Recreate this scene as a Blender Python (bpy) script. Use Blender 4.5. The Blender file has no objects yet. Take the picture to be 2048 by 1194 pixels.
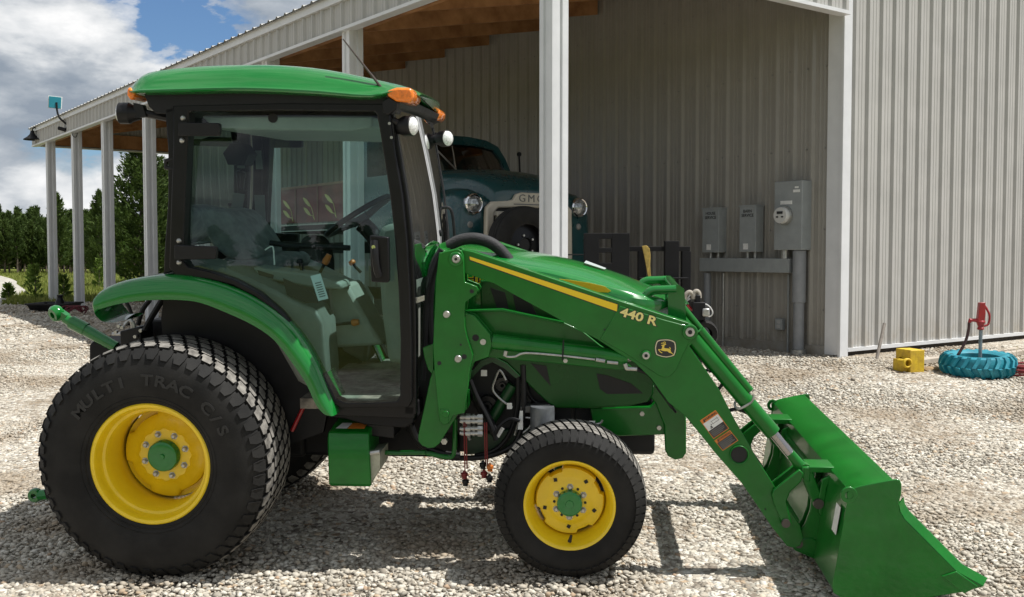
import bpy, bmesh, math, random
import numpy as np
from mathutils import Vector, Matrix, Quaternion
R = math.radians
random.seed(7)
rng = np.random.default_rng(7)
sc = bpy.context.scene
col = sc.collection

# ------------------------------------------------------------------ camera
FPX, HC, HOR = 2050.0, 1.53, 505.0          # focal length in photo pixels, eye height, horizon row
PIT = math.atan((597 - HOR) / FPX)
CP, SP = math.cos(PIT), math.sin(PIT)
cd = bpy.data.cameras.new('camera')
cam = bpy.data.objects.new('camera', cd)
col.objects.link(cam)
cam.location = (0, 0, HC)
cam.rotation_euler = (math.pi / 2 - PIT, 0, 0)
cd.sensor_width = 36
cd.lens = 36 * FPX / 2048
cd.clip_start = 0.05
cd.clip_end = 6000
sc.camera = cam

# ------------------------------------------------------------------ light
SUN = Vector((0.45, -0.07, 0.89)).normalized()
sl = bpy.data.lights.new('sun', 'SUN')
sl.energy = 5.0
sl.angle = R(0.55)
sl.color = (1.0, 0.975, 0.935)
so = bpy.data.objects.new('sun', sl)
col.objects.link(so)
so.rotation_euler = SUN.to_track_quat('Z', 'Y').to_euler()
so.location = (0, 0, 30)

sc.view_settings.view_transform = 'Standard'
sc.view_settings.look = 'None'
sc.view_settings.exposure = 0.35
sc.view_settings.gamma = 1.0
sc.view_settings.use_curve_mapping = False

w = bpy.data.worlds.new('World')
sc.world = w
w.use_nodes = True
nt = w.node_tree
nt.nodes.clear()


def nn(t, kind, **kw):
    n = t.nodes.new(kind)
    for k, v in kw.items():
        if k.startswith('i_'):
            n.inputs[k[2:].replace('_', ' ')].default_value = v
        else:
            setattr(n, k, v)
    return n


def mathn(t, op, a, b=None, c=None, clamp=False):
    n = t.nodes.new('ShaderNodeMath')
    n.operation = op
    n.use_clamp = clamp
    for i, v in enumerate((a, b, c)):
        if v is None:
            continue
        if isinstance(v, (int, float)):
            n.inputs[i].default_value = v
        else:
            t.links.new(v, n.inputs[i])
    return n.outputs[0]


def mixc(t, fac, a, b, mode='MIX'):
    n = t.nodes.new('ShaderNodeMix')
    n.data_type = 'RGBA'
    n.blend_type = mode
    for s, v in ((0, fac), (6, a), (7, b)):
        if isinstance(v, (int, float)):
            n.inputs[s].default_value = v
        elif isinstance(v, (tuple, list)):
            n.inputs[s].default_value = tuple(v) + (1,) if len(v) == 3 else v
        else:
            t.links.new(v, n.inputs[s])
    return n.outputs[2]


def ramp(t, fac, stops, interp='LINEAR'):
    n = t.nodes.new('ShaderNodeValToRGB')
    cr = n.color_ramp
    cr.interpolation = interp
    while len(cr.elements) < len(stops):
        cr.elements.new(0.5)
    for e, (p, c) in zip(cr.elements, stops):
        e.position = p
        e.color = (c, c, c, 1) if isinstance(c, (int, float)) else tuple(c) + (1,)
    t.links.new(fac, n.inputs[0])
    return n.outputs[0]


def ray(px, py):
    a, b = (px - 1024) / FPX, (597 - py) / FPX
    return Vector((a, CP + b * SP, -SP + b * CP))


CAM = Vector((0, 0, HC))
# sky: Nishita with broken cumulus clouds
sky = nn(nt, 'ShaderNodeTexSky', sky_type='NISHITA', sun_disc=False)
sky.sun_elevation = math.asin(SUN.z)
sky.sun_rotation = math.atan2(SUN.x, SUN.y)
sky.air_density = 1.0
sky.dust_density = 0.6
sky.ozone_density = 2.0
tc = nn(nt, 'ShaderNodeTexCoord')
D = tc.outputs['Generated']


def cloudnoise(off, scale=5.2, detail=11.0, rough=0.56):
    m = nn(nt, 'ShaderNodeMapping')
    m.inputs['Location'].default_value = off
    m.inputs['Scale'].default_value = (1.0, 1.0, 2.3)
    nt.links.new(D, m.inputs[0])
    n = nn(nt, 'ShaderNodeTexNoise', noise_dimensions='3D')
    n.inputs['Scale'].default_value = scale
    n.inputs['Detail'].default_value = detail
    n.inputs['Roughness'].default_value = rough
    n.inputs['Distortion'].default_value = 0.15
    nt.links.new(m.outputs[0], n.inputs[0])
    return n.outputs[0]


CO = (3.1, 1.7, 0.4)
n0 = cloudnoise(CO)
n1 = cloudnoise((CO[0] + 0.010, CO[1] - 0.006, CO[2] + 0.075))
nb = cloudnoise((7.7, 2.2, 5.0), 1.6, 3.0, 0.5)
# a patch of open blue high on the left, as over the roof in the photo
gd = ray(330, 30).normalized()
vd = nn(nt, 'ShaderNodeVectorMath', operation='DOT_PRODUCT')
nt.links.new(D, vd.inputs[0])
vd.inputs[1].default_value = gd
gap = mathn(nt, 'MULTIPLY', mathn(nt, 'SUBTRACT', vd.outputs['Value'], 0.9958), 1 / 0.0042, clamp=True)
cov = mathn(nt, 'ADD', mathn(nt, 'ADD', n0, mathn(nt, 'MULTIPLY', mathn(nt, 'SUBTRACT', nb, 0.5), 0.25)), 0.095)
cov = mathn(nt, 'SUBTRACT', cov, mathn(nt, 'MULTIPLY', gap, 0.19))
alpha = ramp(nt, cov, [(0.43, 0.0), (0.455, 0.6), (0.52, 1.0)], 'EASE')
lit = mathn(nt, 'ADD', mathn(nt, 'MULTIPLY', mathn(nt, 'SUBTRACT', n0, n1), 3.4), 0.41, clamp=True)
ccol = ramp(nt, lit, [(0.0, (3.4, 4.0, 4.8)), (0.38, (5.4, 5.9, 6.5)), (0.62, (8.2, 8.5, 8.8)), (1.0, (11.5, 11.5, 11.5))])
skyc = mixc(nt, 1.0, sky.outputs[0], (0.80, 1.0, 1.22), 'MULTIPLY')
fin = mixc(nt, alpha, skyc, ccol)
bg = nn(nt, 'ShaderNodeBackground')
bg.inputs['Strength'].default_value = 0.068
nt.links.new(fin, bg.inputs[0])
wo = nn(nt, 'ShaderNodeOutputWorld')
nt.links.new(bg.outputs[0], wo.inputs[0])

# ------------------------------------------------------------------ materials
MATS = {}


def mat(name, c, rough=0.5, metal=0.0, coat=0.0, var=0.0, vs=6.0, bump=0.0, bs=80.0, spec=0.5, c2=None, detail=4.0):
    if name in MATS:
        return MATS[name]
    m = bpy.data.materials.new(name)
    m.use_nodes = True
    t = m.node_tree
    p = t.nodes['Principled BSDF']
    p.inputs['Roughness'].default_value = rough
    p.inputs['Metallic'].default_value = metal
    p.inputs['Coat Weight'].default_value = coat
    p.inputs['Coat Roughness'].default_value = 0.06
    p.inputs['Specular IOR Level'].default_value = spec
    p.inputs['Base Color'].default_value = tuple(c) + (1,)
    tc = t.nodes.new('ShaderNodeTexCoord')
    if var > 0 or c2 is not None:
        n = nn(t, 'ShaderNodeTexNoise')
        n.inputs['Scale'].default_value = vs
        n.inputs['Detail'].default_value = detail
        n.inputs['Roughness'].default_value = 0.62
        t.links.new(tc.outputs['Object'], n.inputs[0])
        a = tuple(x * (1 - var) for x in c)
        b = c2 if c2 is not None else tuple(min(1, x * (1 + var)) for x in c)
        f = ramp(t, n.outputs[0], [(0.36, 0.0), (0.64, 1.0)])
        t.links.new(mixc(t, f, a, b), p.inputs['Base Color'])
        rr = mathn(t, 'MULTIPLY_ADD', n.outputs[0], 0.22, rough - 0.11, clamp=True)
        t.links.new(rr, p.inputs['Roughness'])
    if bump > 0:
        n2 = nn(t, 'ShaderNodeTexNoise')
        n2.inputs['Scale'].default_value = bs
        n2.inputs['Detail'].default_value = 5.0
        t.links.new(tc.outputs['Object'], n2.inputs[0])
        b = nn(t, 'ShaderNodeBump')
        b.inputs['Strength'].default_value = bump
        b.inputs['Distance'].default_value = 0.01
        t.links.new(n2.outputs[0], b.inputs['Height'])
        t.links.new(b.outputs[0], p.inputs['Normal'])
    MATS[name] = m
    return m


def glassmat(name, tint, refl=1.0, rough=0.0, haze=0.0):
    m = bpy.data.materials.new(name)
    m.use_nodes = True
    t = m.node_tree
    t.nodes.clear()
    tr = nn(t, 'ShaderNodeBsdfTransparent')
    tr.inputs[0].default_value = tuple(tint) + (1,)
    gl = nn(t, 'ShaderNodeBsdfGlossy')
    gl.inputs['Roughness'].default_value = rough
    gl.inputs['Color'].default_value = (refl, refl, refl, 1)
    fr = nn(t, 'ShaderNodeFresnel')
    fr.inputs[0].default_value = 1.52
    df = nn(t, 'ShaderNodeBsdfDiffuse')
    df.inputs[0].default_value = (0.4, 0.42, 0.4, 1)
    mx0 = nn(t, 'ShaderNodeMixShader')
    mx0.inputs[0].default_value = haze
    t.links.new(tr.outputs[0], mx0.inputs[1])
    t.links.new(df.outputs[0], mx0.inputs[2])
    mx = nn(t, 'ShaderNodeMixShader')
    t.links.new(fr.outputs[0], mx.inputs[0])
    t.links.new(mx0.outputs[0], mx.inputs[1])
    t.links.new(gl.outputs[0], mx.inputs[2])
    o = nn(t, 'ShaderNodeOutputMaterial')
    t.links.new(mx.outputs[0], o.inputs[0])
    return m


GREEN = mat('green_paint', (0.006, 0.152, 0.022), 0.22, coat=0.7, var=0.08, vs=3.0, spec=0.3)
GREEN2 = mat('green_plate_paint', (0.005, 0.128, 0.012), 0.33, coat=0.25, var=0.14, vs=5.0, bump=0.03, bs=220, spec=0.28)
YELLOW = mat('yellow_paint', (0.80, 0.56, 0.010), 0.38, coat=0.3, var=0.06, vs=6.0)
YDECAL = mat('yellow_decal', (0.80, 0.56, 0.015), 0.4)
CREAM = mat('cream_decal', (0.70, 0.66, 0.42), 0.5)
BLACKP = mat('black_plastic', (0.007, 0.007, 0.008), 0.45, var=0.2, vs=12, bump=0.04, bs=300, spec=0.3)
BLACKG = mat('black_gloss_paint', (0.004, 0.004, 0.005), 0.34, spec=0.28, var=0.2, vs=8)
DARK = mat('dark_engine_parts', (0.006, 0.006, 0.007), 0.6, var=0.4, vs=20)
RUBBER = mat('tyre_rubber', (0.0075, 0.0073, 0.007), 0.75, c2=(0.020, 0.0193, 0.018), vs=5, bump=0.10, bs=160, spec=0.25)
TREAD = mat('dusty_tread', (0.10, 0.094, 0.085), 0.9, c2=(0.26, 0.245, 0.22), vs=22, bump=0.25, bs=90, spec=0.15, detail=8)
LETTER = mat('tyre_lettering_rubber', (0.0115, 0.0115, 0.0115), 0.55)
STEEL = mat('bare_steel', (0.55, 0.54, 0.52), 0.32, metal=0.9, var=0.15, vs=30)
ZINC = mat('zinc_fitting', (0.42, 0.42, 0.40), 0.34, metal=0.75, var=0.15, vs=30)
CHROME = mat('chrome', (0.75, 0.75, 0.76), 0.10, metal=1.0)
ROD = mat('chrome_rod', (0.35, 0.33, 0.33), 0.22, metal=0.9)
BEIGE = mat('beige_interior', (0.30, 0.305, 0.265), 0.6, var=0.08, vs=8)
GREYF = mat('grey_seat_fabric', (0.17, 0.18, 0.18), 0.85, var=0.25, vs=16, bump=0.15, bs=250)
MAT_DIRT = mat('muddy_floor_mat', (0.08, 0.07, 0.058), 0.9, c2=(0.34, 0.30, 0.24), vs=9, bump=0.3, bs=60, detail=8)
ORANGEP = mat('orange_knob', (0.55, 0.16, 0.03), 0.45)
AMBER = mat('amber_lens', (0.80, 0.20, 0.010), 0.18, coat=0.6, var=0.2, vs=60)
LENS = mat('clear_lamp_lens', (0.72, 0.73, 0.72), 0.16, coat=0.6, var=0.25, vs=120)
WHITE = mat('white_label', (0.72, 0.72, 0.70), 0.5, var=0.08, vs=40)
LBLACK = mat('black_label', (0.02, 0.02, 0.02), 0.5)
LORANGE = mat('orange_label', (0.65, 0.20, 0.03), 0.5)
RED = mat('red_paint', (0.30, 0.008, 0.012), 0.35, coat=0.3, var=0.15, vs=14)
REDC = mat('red_rubber_cord', (0.16, 0.012, 0.012), 0.6)
WOOD = mat('rafter_wood', (0.24, 0.105, 0.036), 0.7, c2=(0.42, 0.21, 0.085), vs=3.0, bump=0.08, bs=30)
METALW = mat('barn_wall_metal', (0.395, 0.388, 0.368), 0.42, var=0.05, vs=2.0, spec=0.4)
METALS = mat('shaded_wall_metal', (0.275, 0.262, 0.232), 0.40, var=0.05, vs=2.0, spec=0.4)  # barn wall metal darkened, putting the lean-to's shade into its colour
METALT = mat('barn_white_trim', (0.60, 0.61, 0.62), 0.42, var=0.04, vs=4.0)
GREYBOX = mat('grey_enamel_box', (0.27, 0.29, 0.29), 0.5, var=0.06, vs=8)
GREYPVC = mat('grey_pvc', (0.22, 0.23, 0.24), 0.5, var=0.08, vs=8)
TEALP = mat('teal_truck_paint', (0.004, 0.043, 0.046), 0.28, coat=0.4, var=0.12, vs=3.0)
TEALT = mat('teal_tyre_paint', (0.008, 0.17, 0.23), 0.55, c2=(0.012, 0.235, 0.30), vs=14, bump=0.1, bs=60)
CREAMP = mat('cream_truck_paint', (0.52, 0.47, 0.38), 0.4, var=0.08, vs=6)
MAROON = mat('maroon_panel', (0.15, 0.030, 0.027), 0.6, var=0.3, vs=4)
WHEAT = mat('wheat_paint', (0.50, 0.42, 0.16), 0.6)
BLACKS = mat('black_steel', (0.005, 0.005, 0.006), 0.6, var=0.3, vs=9, spec=0.3)
STRAP = mat('yellow_strap', (0.42, 0.30, 0.07), 0.7, var=0.25, vs=25)
YBLOCK = mat('yellow_chipped_paint', (0.46, 0.29, 0.025), 0.6, c2=(0.68, 0.47, 0.02), vs=15, bump=0.2, bs=60, detail=9)
LUMBER = mat('weathered_lumber', (0.34, 0.29, 0.23), 0.8, c2=(0.48, 0.43, 0.36), vs=8, bump=0.1, bs=50)
BARK = mat('cedar_bark', (0.085, 0.066, 0.050), 0.9, c2=(0.15, 0.12, 0.09), vs=12, bump=0.3, bs=30)


def weathered(m, z0, z1, dirt):
    t = m.node_tree
    p = t.nodes['Principled BSDF']
    src = p.inputs['Base Color'].links[0].from_socket
    tcn = nn(t, 'ShaderNodeTexCoord')
    sp_ = nn(t, 'ShaderNodeSeparateXYZ')
    t.links.new(tcn.outputs['Object'], sp_.inputs[0])
    nz_ = nn(t, 'ShaderNodeTexNoise')
    nz_.inputs['Scale'].default_value = 5.0
    nz_.inputs['Detail'].default_value = 8
    nz_.inputs['Roughness'].default_value = 0.7
    t.links.new(tcn.outputs['Object'], nz_.inputs[0])
    h = mathn(t, 'DIVIDE', mathn(t, 'SUBTRACT', z1, sp_.outputs[2]), z1 - z0, clamp=True)
    f = mathn(t, 'MULTIPLY', mathn(t, 'MULTIPLY', h, h), ramp(t, nz_.outputs[0], [(0.42, 0.0), (0.62, 0.8)]))
    t.links.new(mixc(t, f, src, dirt), p.inputs['Base Color'])
    wv = nn(t, 'ShaderNodeTexNoise')
    wv.inputs['Scale'].default_value = 1.6
    t.links.new(tcn.outputs['Object'], wv.inputs[0])
    b = nn(t, 'ShaderNodeBump')
    b.inputs['Strength'].default_value = 0.35
    b.inputs['Distance'].default_value = 0.03
    t.links.new(wv.outputs[0], b.inputs['Height'])
    t.links.new(b.outputs[0], p.inputs['Normal'])


weathered(METALW, 0.0, 0.55, (0.30, 0.24, 0.16))
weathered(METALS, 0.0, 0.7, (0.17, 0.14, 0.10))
GLASS = glassmat('tinted_cab_glass', (0.62, 0.79, 0.765), 0.85, 0.0, 0.0)
TGLASS = glassmat('truck_glass', (0.34, 0.37, 0.35), 0.22, 0.02, 0.0)


def leafmat(name, a, b):
    m = bpy.data.materials.new(name)
    m.use_nodes = True
    t = m.node_tree
    p = t.nodes['Principled BSDF']
    p.inputs['Roughness'].default_value = 0.7
    p.inputs['Specular IOR Level'].default_value = 0.2
    g = nn(t, 'ShaderNodeNewGeometry')
    oi = nn(t, 'ShaderNodeObjectInfo')
    f = mathn(t, 'ADD', mathn(t, 'MULTIPLY', g.outputs['Random Per Island'], 0.7), mathn(t, 'MULTIPLY', oi.outputs['Random'], 0.3))
    c = mixc(t, f, a, b)
    t.links.new(c, p.inputs['Base Color'])
    tl = nn(t, 'ShaderNodeBsdfTranslucent')
    t.links.new(c, tl.inputs[0])
    mx = nn(t, 'ShaderNodeMixShader')
    mx.inputs[0].default_value = 0.3
    t.links.new(p.outputs[0], mx.inputs[1])
    t.links.new(tl.outputs[0], mx.inputs[2])
    t.links.new(mx.outputs[0], t.nodes['Material Output'].inputs[0])
    return m


CEDAR = leafmat('cedar_foliage', (0.030, 0.062, 0.013), (0.105, 0.150, 0.038))
SHRUB = leafmat('shrub_foliage', (0.06, 0.11, 0.015), (0.17, 0.24, 0.05))
GRASSM = leafmat('grass_blades', (0.10, 0.15, 0.022), (0.26, 0.27, 0.07))


# ------------------------------------------------------------------ mesh building
class MB:
    def __init__(s):
        s.v, s.f, s.m, s.mi = [], [], [], 0

    def add(s, vs, fs):
        o = len(s.v)
        s.v += [tuple(v) for v in vs]
        for f in fs:
            s.f.append(tuple(o + i for i in f))
            s.m.append(s.mi)
        return s

    def box(s, a, b, M=None):
        x0, y0, z0 = a
        x1, y1, z1 = b
        vs = [Vector(p) for p in ((x0, y0, z0), (x1, y0, z0), (x1, y1, z0), (x0, y1, z0), (x0, y0, z1), (x1, y0, z1), (x1, y1, z1), (x0, y1, z1))]
        if M is not None:
            vs = [M @ v for v in vs]
        return s.add(vs, [(0, 3, 2, 1), (4, 5, 6, 7), (0, 1, 5, 4), (1, 2, 6, 5), (2, 3, 7, 6), (3, 0, 4, 7)])

    def prism(s, pts, y0, y1):
        """outline in the xz plane, thickness along y"""
        n = len(pts)
        vs = [(x, y0, z) for x, z in pts] + [(x, y1, z) for x, z in pts]
        fs = [tuple(range(n)), tuple(range(2 * n - 1, n - 1, -1))]
        fs += [(i, (i + 1) % n, n + (i + 1) % n, n + i) for i in range(n)]
        return s.add(vs, fs)

    def ring(s, inner, outer, y0, y1):
        n = len(inner)
        vs = [(x, y0, z) for x, z in inner] + [(x, y0, z) for x, z in outer] + [(x, y1, z) for x, z in inner] + [(x, y1, z) for x, z in outer]
        fs = []
        for i in range(n):
            j = (i + 1) % n
            fs += [(i, j, n + j, n + i), (2 * n + i, 3 * n + i, 3 * n + j, 2 * n + j), (i, 2 * n + i, 2 * n + j, j), (n + i, n + j, 3 * n + j, 3 * n + i)]
        return s.add(vs, fs)

    def tube(s, pts, r, seg=10, closed=False):
        P = [Vector(p) for p in pts]
        n = len(P)
        rs = list(r) if isinstance(r, (list, tuple)) else [r] * n
        up = None
        rings = []
        for i in range(n):
            if closed:
                d = (P[(i + 1) % n] - P[i - 1]).normalized()
            else:
                d = (P[min(i + 1, n - 1)] - P[max(i - 1, 0)]).normalized()
            if up is None:
                up = Vector((0, 0, 1)) if abs(d.z) < 0.9 else Vector((1, 0, 0))
            a = d.cross(up)
            a = a.normalized() if a.length > 1e-6 else Vector((1, 0, 0))
            b = a.cross(d).normalized()
            up = b
            rings.append([P[i] + (a * math.cos(2 * math.pi * k / seg) + b * math.sin(2 * math.pi * k / seg)) * rs[i] for k in range(seg)])
        vs = [v for g in rings for v in g]
        fs = []
        for i in range(n if closed else n - 1):
            j = (i + 1) % n
            for k in range(seg):
                l = (k + 1) % seg
                fs.append((i * seg + k, i * seg + l, j * seg + l, j * seg + k))
        if not closed:
            fs += [tuple(range(seg - 1, -1, -1)), tuple((n - 1) * seg + k for k in range(seg))]
        return s.add(vs, fs)

    def lathe(s, prof, seg=32, c=(0, 0, 0), axis='y', cap0=False, cap1=False, M=None):
        """profile of (radius, height along axis)"""
        vs, n = [], len(prof)
        for k in range(seg):
            t = 2 * math.pi * k / seg
            for r, h in prof:
                a, b = r * math.cos(t), r * math.sin(t)
                v = {'y': (a, h, b), 'z': (a, b, h), 'x': (h, a, b)}[axis]
                v = Vector(v)
                if M is not None:
                    v = M @ v
                vs.append(v + Vector(c))
        fs = []
        for k in range(seg):
            l = (k + 1) % seg
            for i in range(n - 1):
                fs.append((k * n + i, k * n + i + 1, l * n + i + 1, l * n + i))
        if cap0:
            fs.append(tuple(k * n for k in range(seg)))
        if cap1:
            fs.append(tuple(k * n + n - 1 for k in range(seg - 1, -1, -1)))
        return s.add(vs, fs)

    def disc(s, c, r, h, axis='y', seg=20):
        return s.lathe([(r, -h / 2), (r, h / 2)], seg, c, axis, True, True)

    def grid(s, rows, close=False):
        n, m = len(rows), len(rows[0])
        vs = [p for r in rows for p in r]
        fs = []
        for i in range(n - 1):
            for j in range(m if close else m - 1):
                k = (j + 1) % m
                fs.append((i * m + j, i * m + k, (i + 1) * m + k, (i + 1) * m + j))
        return s.add(vs, fs)

    def mesh(s, name, mats, smooth=32, fix=True):
        me = bpy.data.meshes.new(name)
        me.from_pydata(s.v, [], s.f)
        for m in (mats if isinstance(mats, (list, tuple)) else [mats]):
            me.materials.append(m)
        me.polygons.foreach_set('material_index', s.m)
        if fix:
            b = bmesh.new()
            b.from_mesh(me)
            bmesh.ops.recalc_face_normals(b, faces=b.faces[:])
            b.to_mesh(me)
            b.free()
        if smooth:
            me.polygons.foreach_set('use_smooth', [True] * len(me.polygons))
            me.set_sharp_from_angle(angle=R(smooth))
        me.update()
        return me

    def split(s, name, mats, parent=None, smooth=32, bevel=0.0, loc=None, fix=True, label=None):
        """one object for every separate piece"""
        par = list(range(len(s.v)))

        def find(i):
            while par[i] != i:
                par[i] = par[par[i]]
                i = par[i]
            return i
        for f in s.f:
            a = find(f[0])
            for i in f[1:]:
                par[find(i)] = a
        groups = {}
        for f, mi in zip(s.f, s.m):
            groups.setdefault(find(f[0]), []).append((f, mi))
        out = []
        for fs in groups.values():
            idx = {}
            q = MB()
            for f, mi in fs:
                for i in f:
                    if i not in idx:
                        idx[i] = len(q.v)
                        q.v.append(s.v[i])
                q.f.append(tuple(idx[i] for i in f))
                q.m.append(mi)
            out.append(q.build(name, mats, parent, smooth, bevel, loc, fix, label))
        return out

    def build(s, name, mats, parent=None, smooth=32, bevel=0.0, loc=None, fix=True, label=None):
        o = bpy.data.objects.new(name, s.mesh(name, mats, smooth, fix))
        col.objects.link(o)
        if parent is not None:
            o.parent = parent
        if loc is not None:
            o.location = loc
        if bevel > 0:
            md = o.modifiers.new('bevel', 'BEVEL')
            md.width = bevel
            md.segments = 2
            md.limit_method = 'ANGLE'
            md.angle_limit = R(40)
            md.harden_normals = False
        if label:
            o['label'] = label
        return o


def tag(o, label=None, cat=None, group=None, kind=None):
    if label:
        o['label'] = label
    if cat:
        o['category'] = cat
    if group:
        o['group'] = group
    if kind:
        o['kind'] = kind
    return o


def empty(name, loc=(0, 0, 0), M=None):
    o = bpy.data.objects.new(name, None)
    col.objects.link(o)
    o.empty_display_size = 0.2
    if M is not None:
        o.matrix_world = M
    else:
        o.location = loc
    return o


def copy_tree(o, parent=None):
    c = o.copy()
    col.objects.link(c)
    c.parent = parent
    for ch in list(o.children):
        copy_tree(ch, c)
    return c


def textmb(mb, s, size, M, ext=0.0015, bold=0.0, mi=0, align='CENTER', sx=1.0, spacing=1.0):
    cu = bpy.data.curves.new('text', 'FONT')
    cu.body = s
    cu.size = size
    cu.extrude = ext
    cu.offset = bold
    cu.align_x = align
    cu.align_y = 'CENTER'
    cu.space_character = spacing
    cu.resolution_u = 3
    o = bpy.data.objects.new('text', cu)
    col.objects.link(o)
    dg = bpy.context.evaluated_depsgraph_get()
    me = bpy.data.meshes.new_from_object(o.evaluated_get(dg))
    old = mb.mi
    mb.mi = mi
    mb.add([M @ Vector((v.co.x * sx, v.co.y, v.co.z)) for v in me.vertices], [tuple(p.vertices) for p in me.polygons])
    mb.mi = old
    bpy.data.objects.remove(o)
    bpy.data.meshes.remove(me)
    bpy.data.curves.remove(cu)


TXZ = Matrix.Rotation(math.pi / 2, 4, 'X')       # text plane -> xz plane, facing -y


def sst(a, b, x):
    t = min(1, max(0, (x - a) / (b - a)))
    return t * t * (3 - 2 * t)


def gz(x, y):
    """ground height: a gentle rise from the tractor up to the barn floor"""
    if y < 4.2:
        return -0.05 + 0.012 * (y - 4.2)
    a = min(0.38, -0.05 + (y - 4.2) * 0.0672)
    b = min(0.38, -0.05 + (y - 4.2) * 0.0255)          # lower ground on the left
    t = sst(-1.6, -4.6, x) if False else min(1, max(0, (-1.6 - x) / 3.0))
    t = t * t * (3 - 2 * t)
    return a + (b - a) * t


def ghit(px, py):
    d = ray(px, py)
    lo, hi = 0.5, 400.0
    for _ in range(60):
        m = (lo + hi) / 2
        p = CAM + d * m
        if p.z > gz(p.x, p.y):
            lo = m
        else:
            hi = m
    return CAM + d * lo


def at(px, py, Y):
    d = ray(px, py)
    return CAM + d * (Y / d.y)

# ------------------------------------------------------------------ tractor frame
PSI = R(4.3)
RHO = math.atan(0.0615)
TH = Vector((math.cos(PSI), -math.sin(PSI), 0))
TL = Vector((math.sin(PSI) * math.cos(RHO), math.cos(PSI) * math.cos(RHO), math.sin(RHO)))
TN = TH.cross(TL)
AX = 0.545                                    # rear axle height
_c = ray(299.5, 929)
_c = CAM + _c * (4.73 / (_c.y * CP - _c.z * SP))
TO = _c + TL * 0.86 - TN * AX
TM = Matrix(((TH.x, TL.x, TN.x, TO.x), (TH.y, TL.y, TN.y, TO.y), (TH.z, TL.z, TN.z, TO.z), (0, 0, 0, 1)))


def T1(px, py, y):
    d = ray(px, py)
    p0 = TO + TL * y
    q = CAM + d * ((p0 - CAM).dot(TL) / d.dot(TL)) - TO
    return (q.dot(TH), q.dot(TN))


def T(y, pts):
    return [T1(px, py, y) for px, py in pts]


def TT(y, pts):
    return [(x, y, z) for x, z in T(y, pts)]


def Z1(o, s, pts):
    """points given on a zoomed crop -> photo pixels"""
    return [(o[0] + x / s, o[1] + y / s) for x, y in pts]


def Z6(p): return Z1((800, 460), 2.985, p)
def Z7(p): return Z1((640, 760), 2.751, p)
def Zb(p): return Z1((1380, 780), 2.885, p)
def Z8(p): return Z1((1240, 560), 3.511, p)


def smooth_path(pts, n=6):
    P = [Vector(p) for p in pts]
    out = []
    for i in range(len(P) - 1):
        p0, p1, p2, p3 = P[max(i - 1, 0)], P[i], P[i + 1], P[min(i + 2, len(P) - 1)]
        for k in range(n):
            t = k / n
            out.append(0.5 * ((2 * p1) + (p2 - p0) * t + (2 * p0 - 5 * p1 + 4 * p2 - p3) * t * t + (3 * p1 - p0 - 3 * p2 + p3) * t ** 3))
    out.append(P[-1])
    return out


tractor = empty('tractor', M=TM)
tag(tractor, 'green compact cab tractor with yellow wheels and a front loader bucket on the gravel', 'tractor')
TR = tractor


# ------------------------------------------------------------------ wheels
def blocks(mb, surf, N, rows, h, poly, jit=0.0, dusty=1):
    """raised tread blocks; surf(u) -> (y, r, ny, nr); rows of (u centre, u width, phase, flip)"""
    for (uc, du, ph, fl) in rows:
        for k in range(N):
            base, top = [], []
            for (a, b) in poly:
                th = 2 * math.pi * (k + ph + a * fl) / N
                u = uc + du * b
                y, r, ny, nr = surf(u)
                for lst, hh in ((base, -0.006), (top, h)):
                    rr, yy = r + nr * hh, y + ny * hh
                    lst.append((rr * math.cos(th), yy, rr * math.sin(th)))
            n = len(poly)
            mb.mi = dusty
            mb.add(base + top, [tuple(range(n, 2 * n))])
            mb.mi = 0
            mb.add(base + top, [(i, (i + 1) % n, n + (i + 1) % n, n + i) for i in range(n)])


def surf_from(prof):
    """tread surface as arc-length polyline, u=+-1 at the tread edge, continuing down the sidewall"""
    P = [Vector((y, r)) for y, r in prof]
    acc = [0]
    for i in range(1, len(P)):
        acc.append(acc[-1] + (P[i] - P[i - 1]).length)
    mid = acc[-1] / 2

    def f(u, half):
        s_ = mid + u * half
        for i in range(1, len(P)):
            if s_ <= acc[i] or i == len(P) - 1:
                t = (s_ - acc[i - 1]) / (acc[i] - acc[i - 1])
                p = P[i - 1].lerp(P[i], t)
                d = (P[i] - P[i - 1]).normalized()
                return p.x, p.y, -d.y, d.x
    return f


def bolt(mb, c, r, h, M=None, ax='y'):
    mb.lathe([(r * 1.5, 0.004), (r * 1.5, 0), (r, 0), (r, -h), (r * 0.7, -h - 0.003)], 6, c, ax, False, True)


def sym(half):
    return [(-y, r) for y, r in half] + [(y, r) for y, r in reversed(half)]


rear_half = [(0.195, 0.272), (0.222, 0.315), (0.233, 0.37), (0.233, 0.43), (0.226, 0.475), (0.212, 0.508), (0.188, 0.529), (0.150, 0.539), (0.08, 0.544), (0.0, 0.545)]


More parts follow.
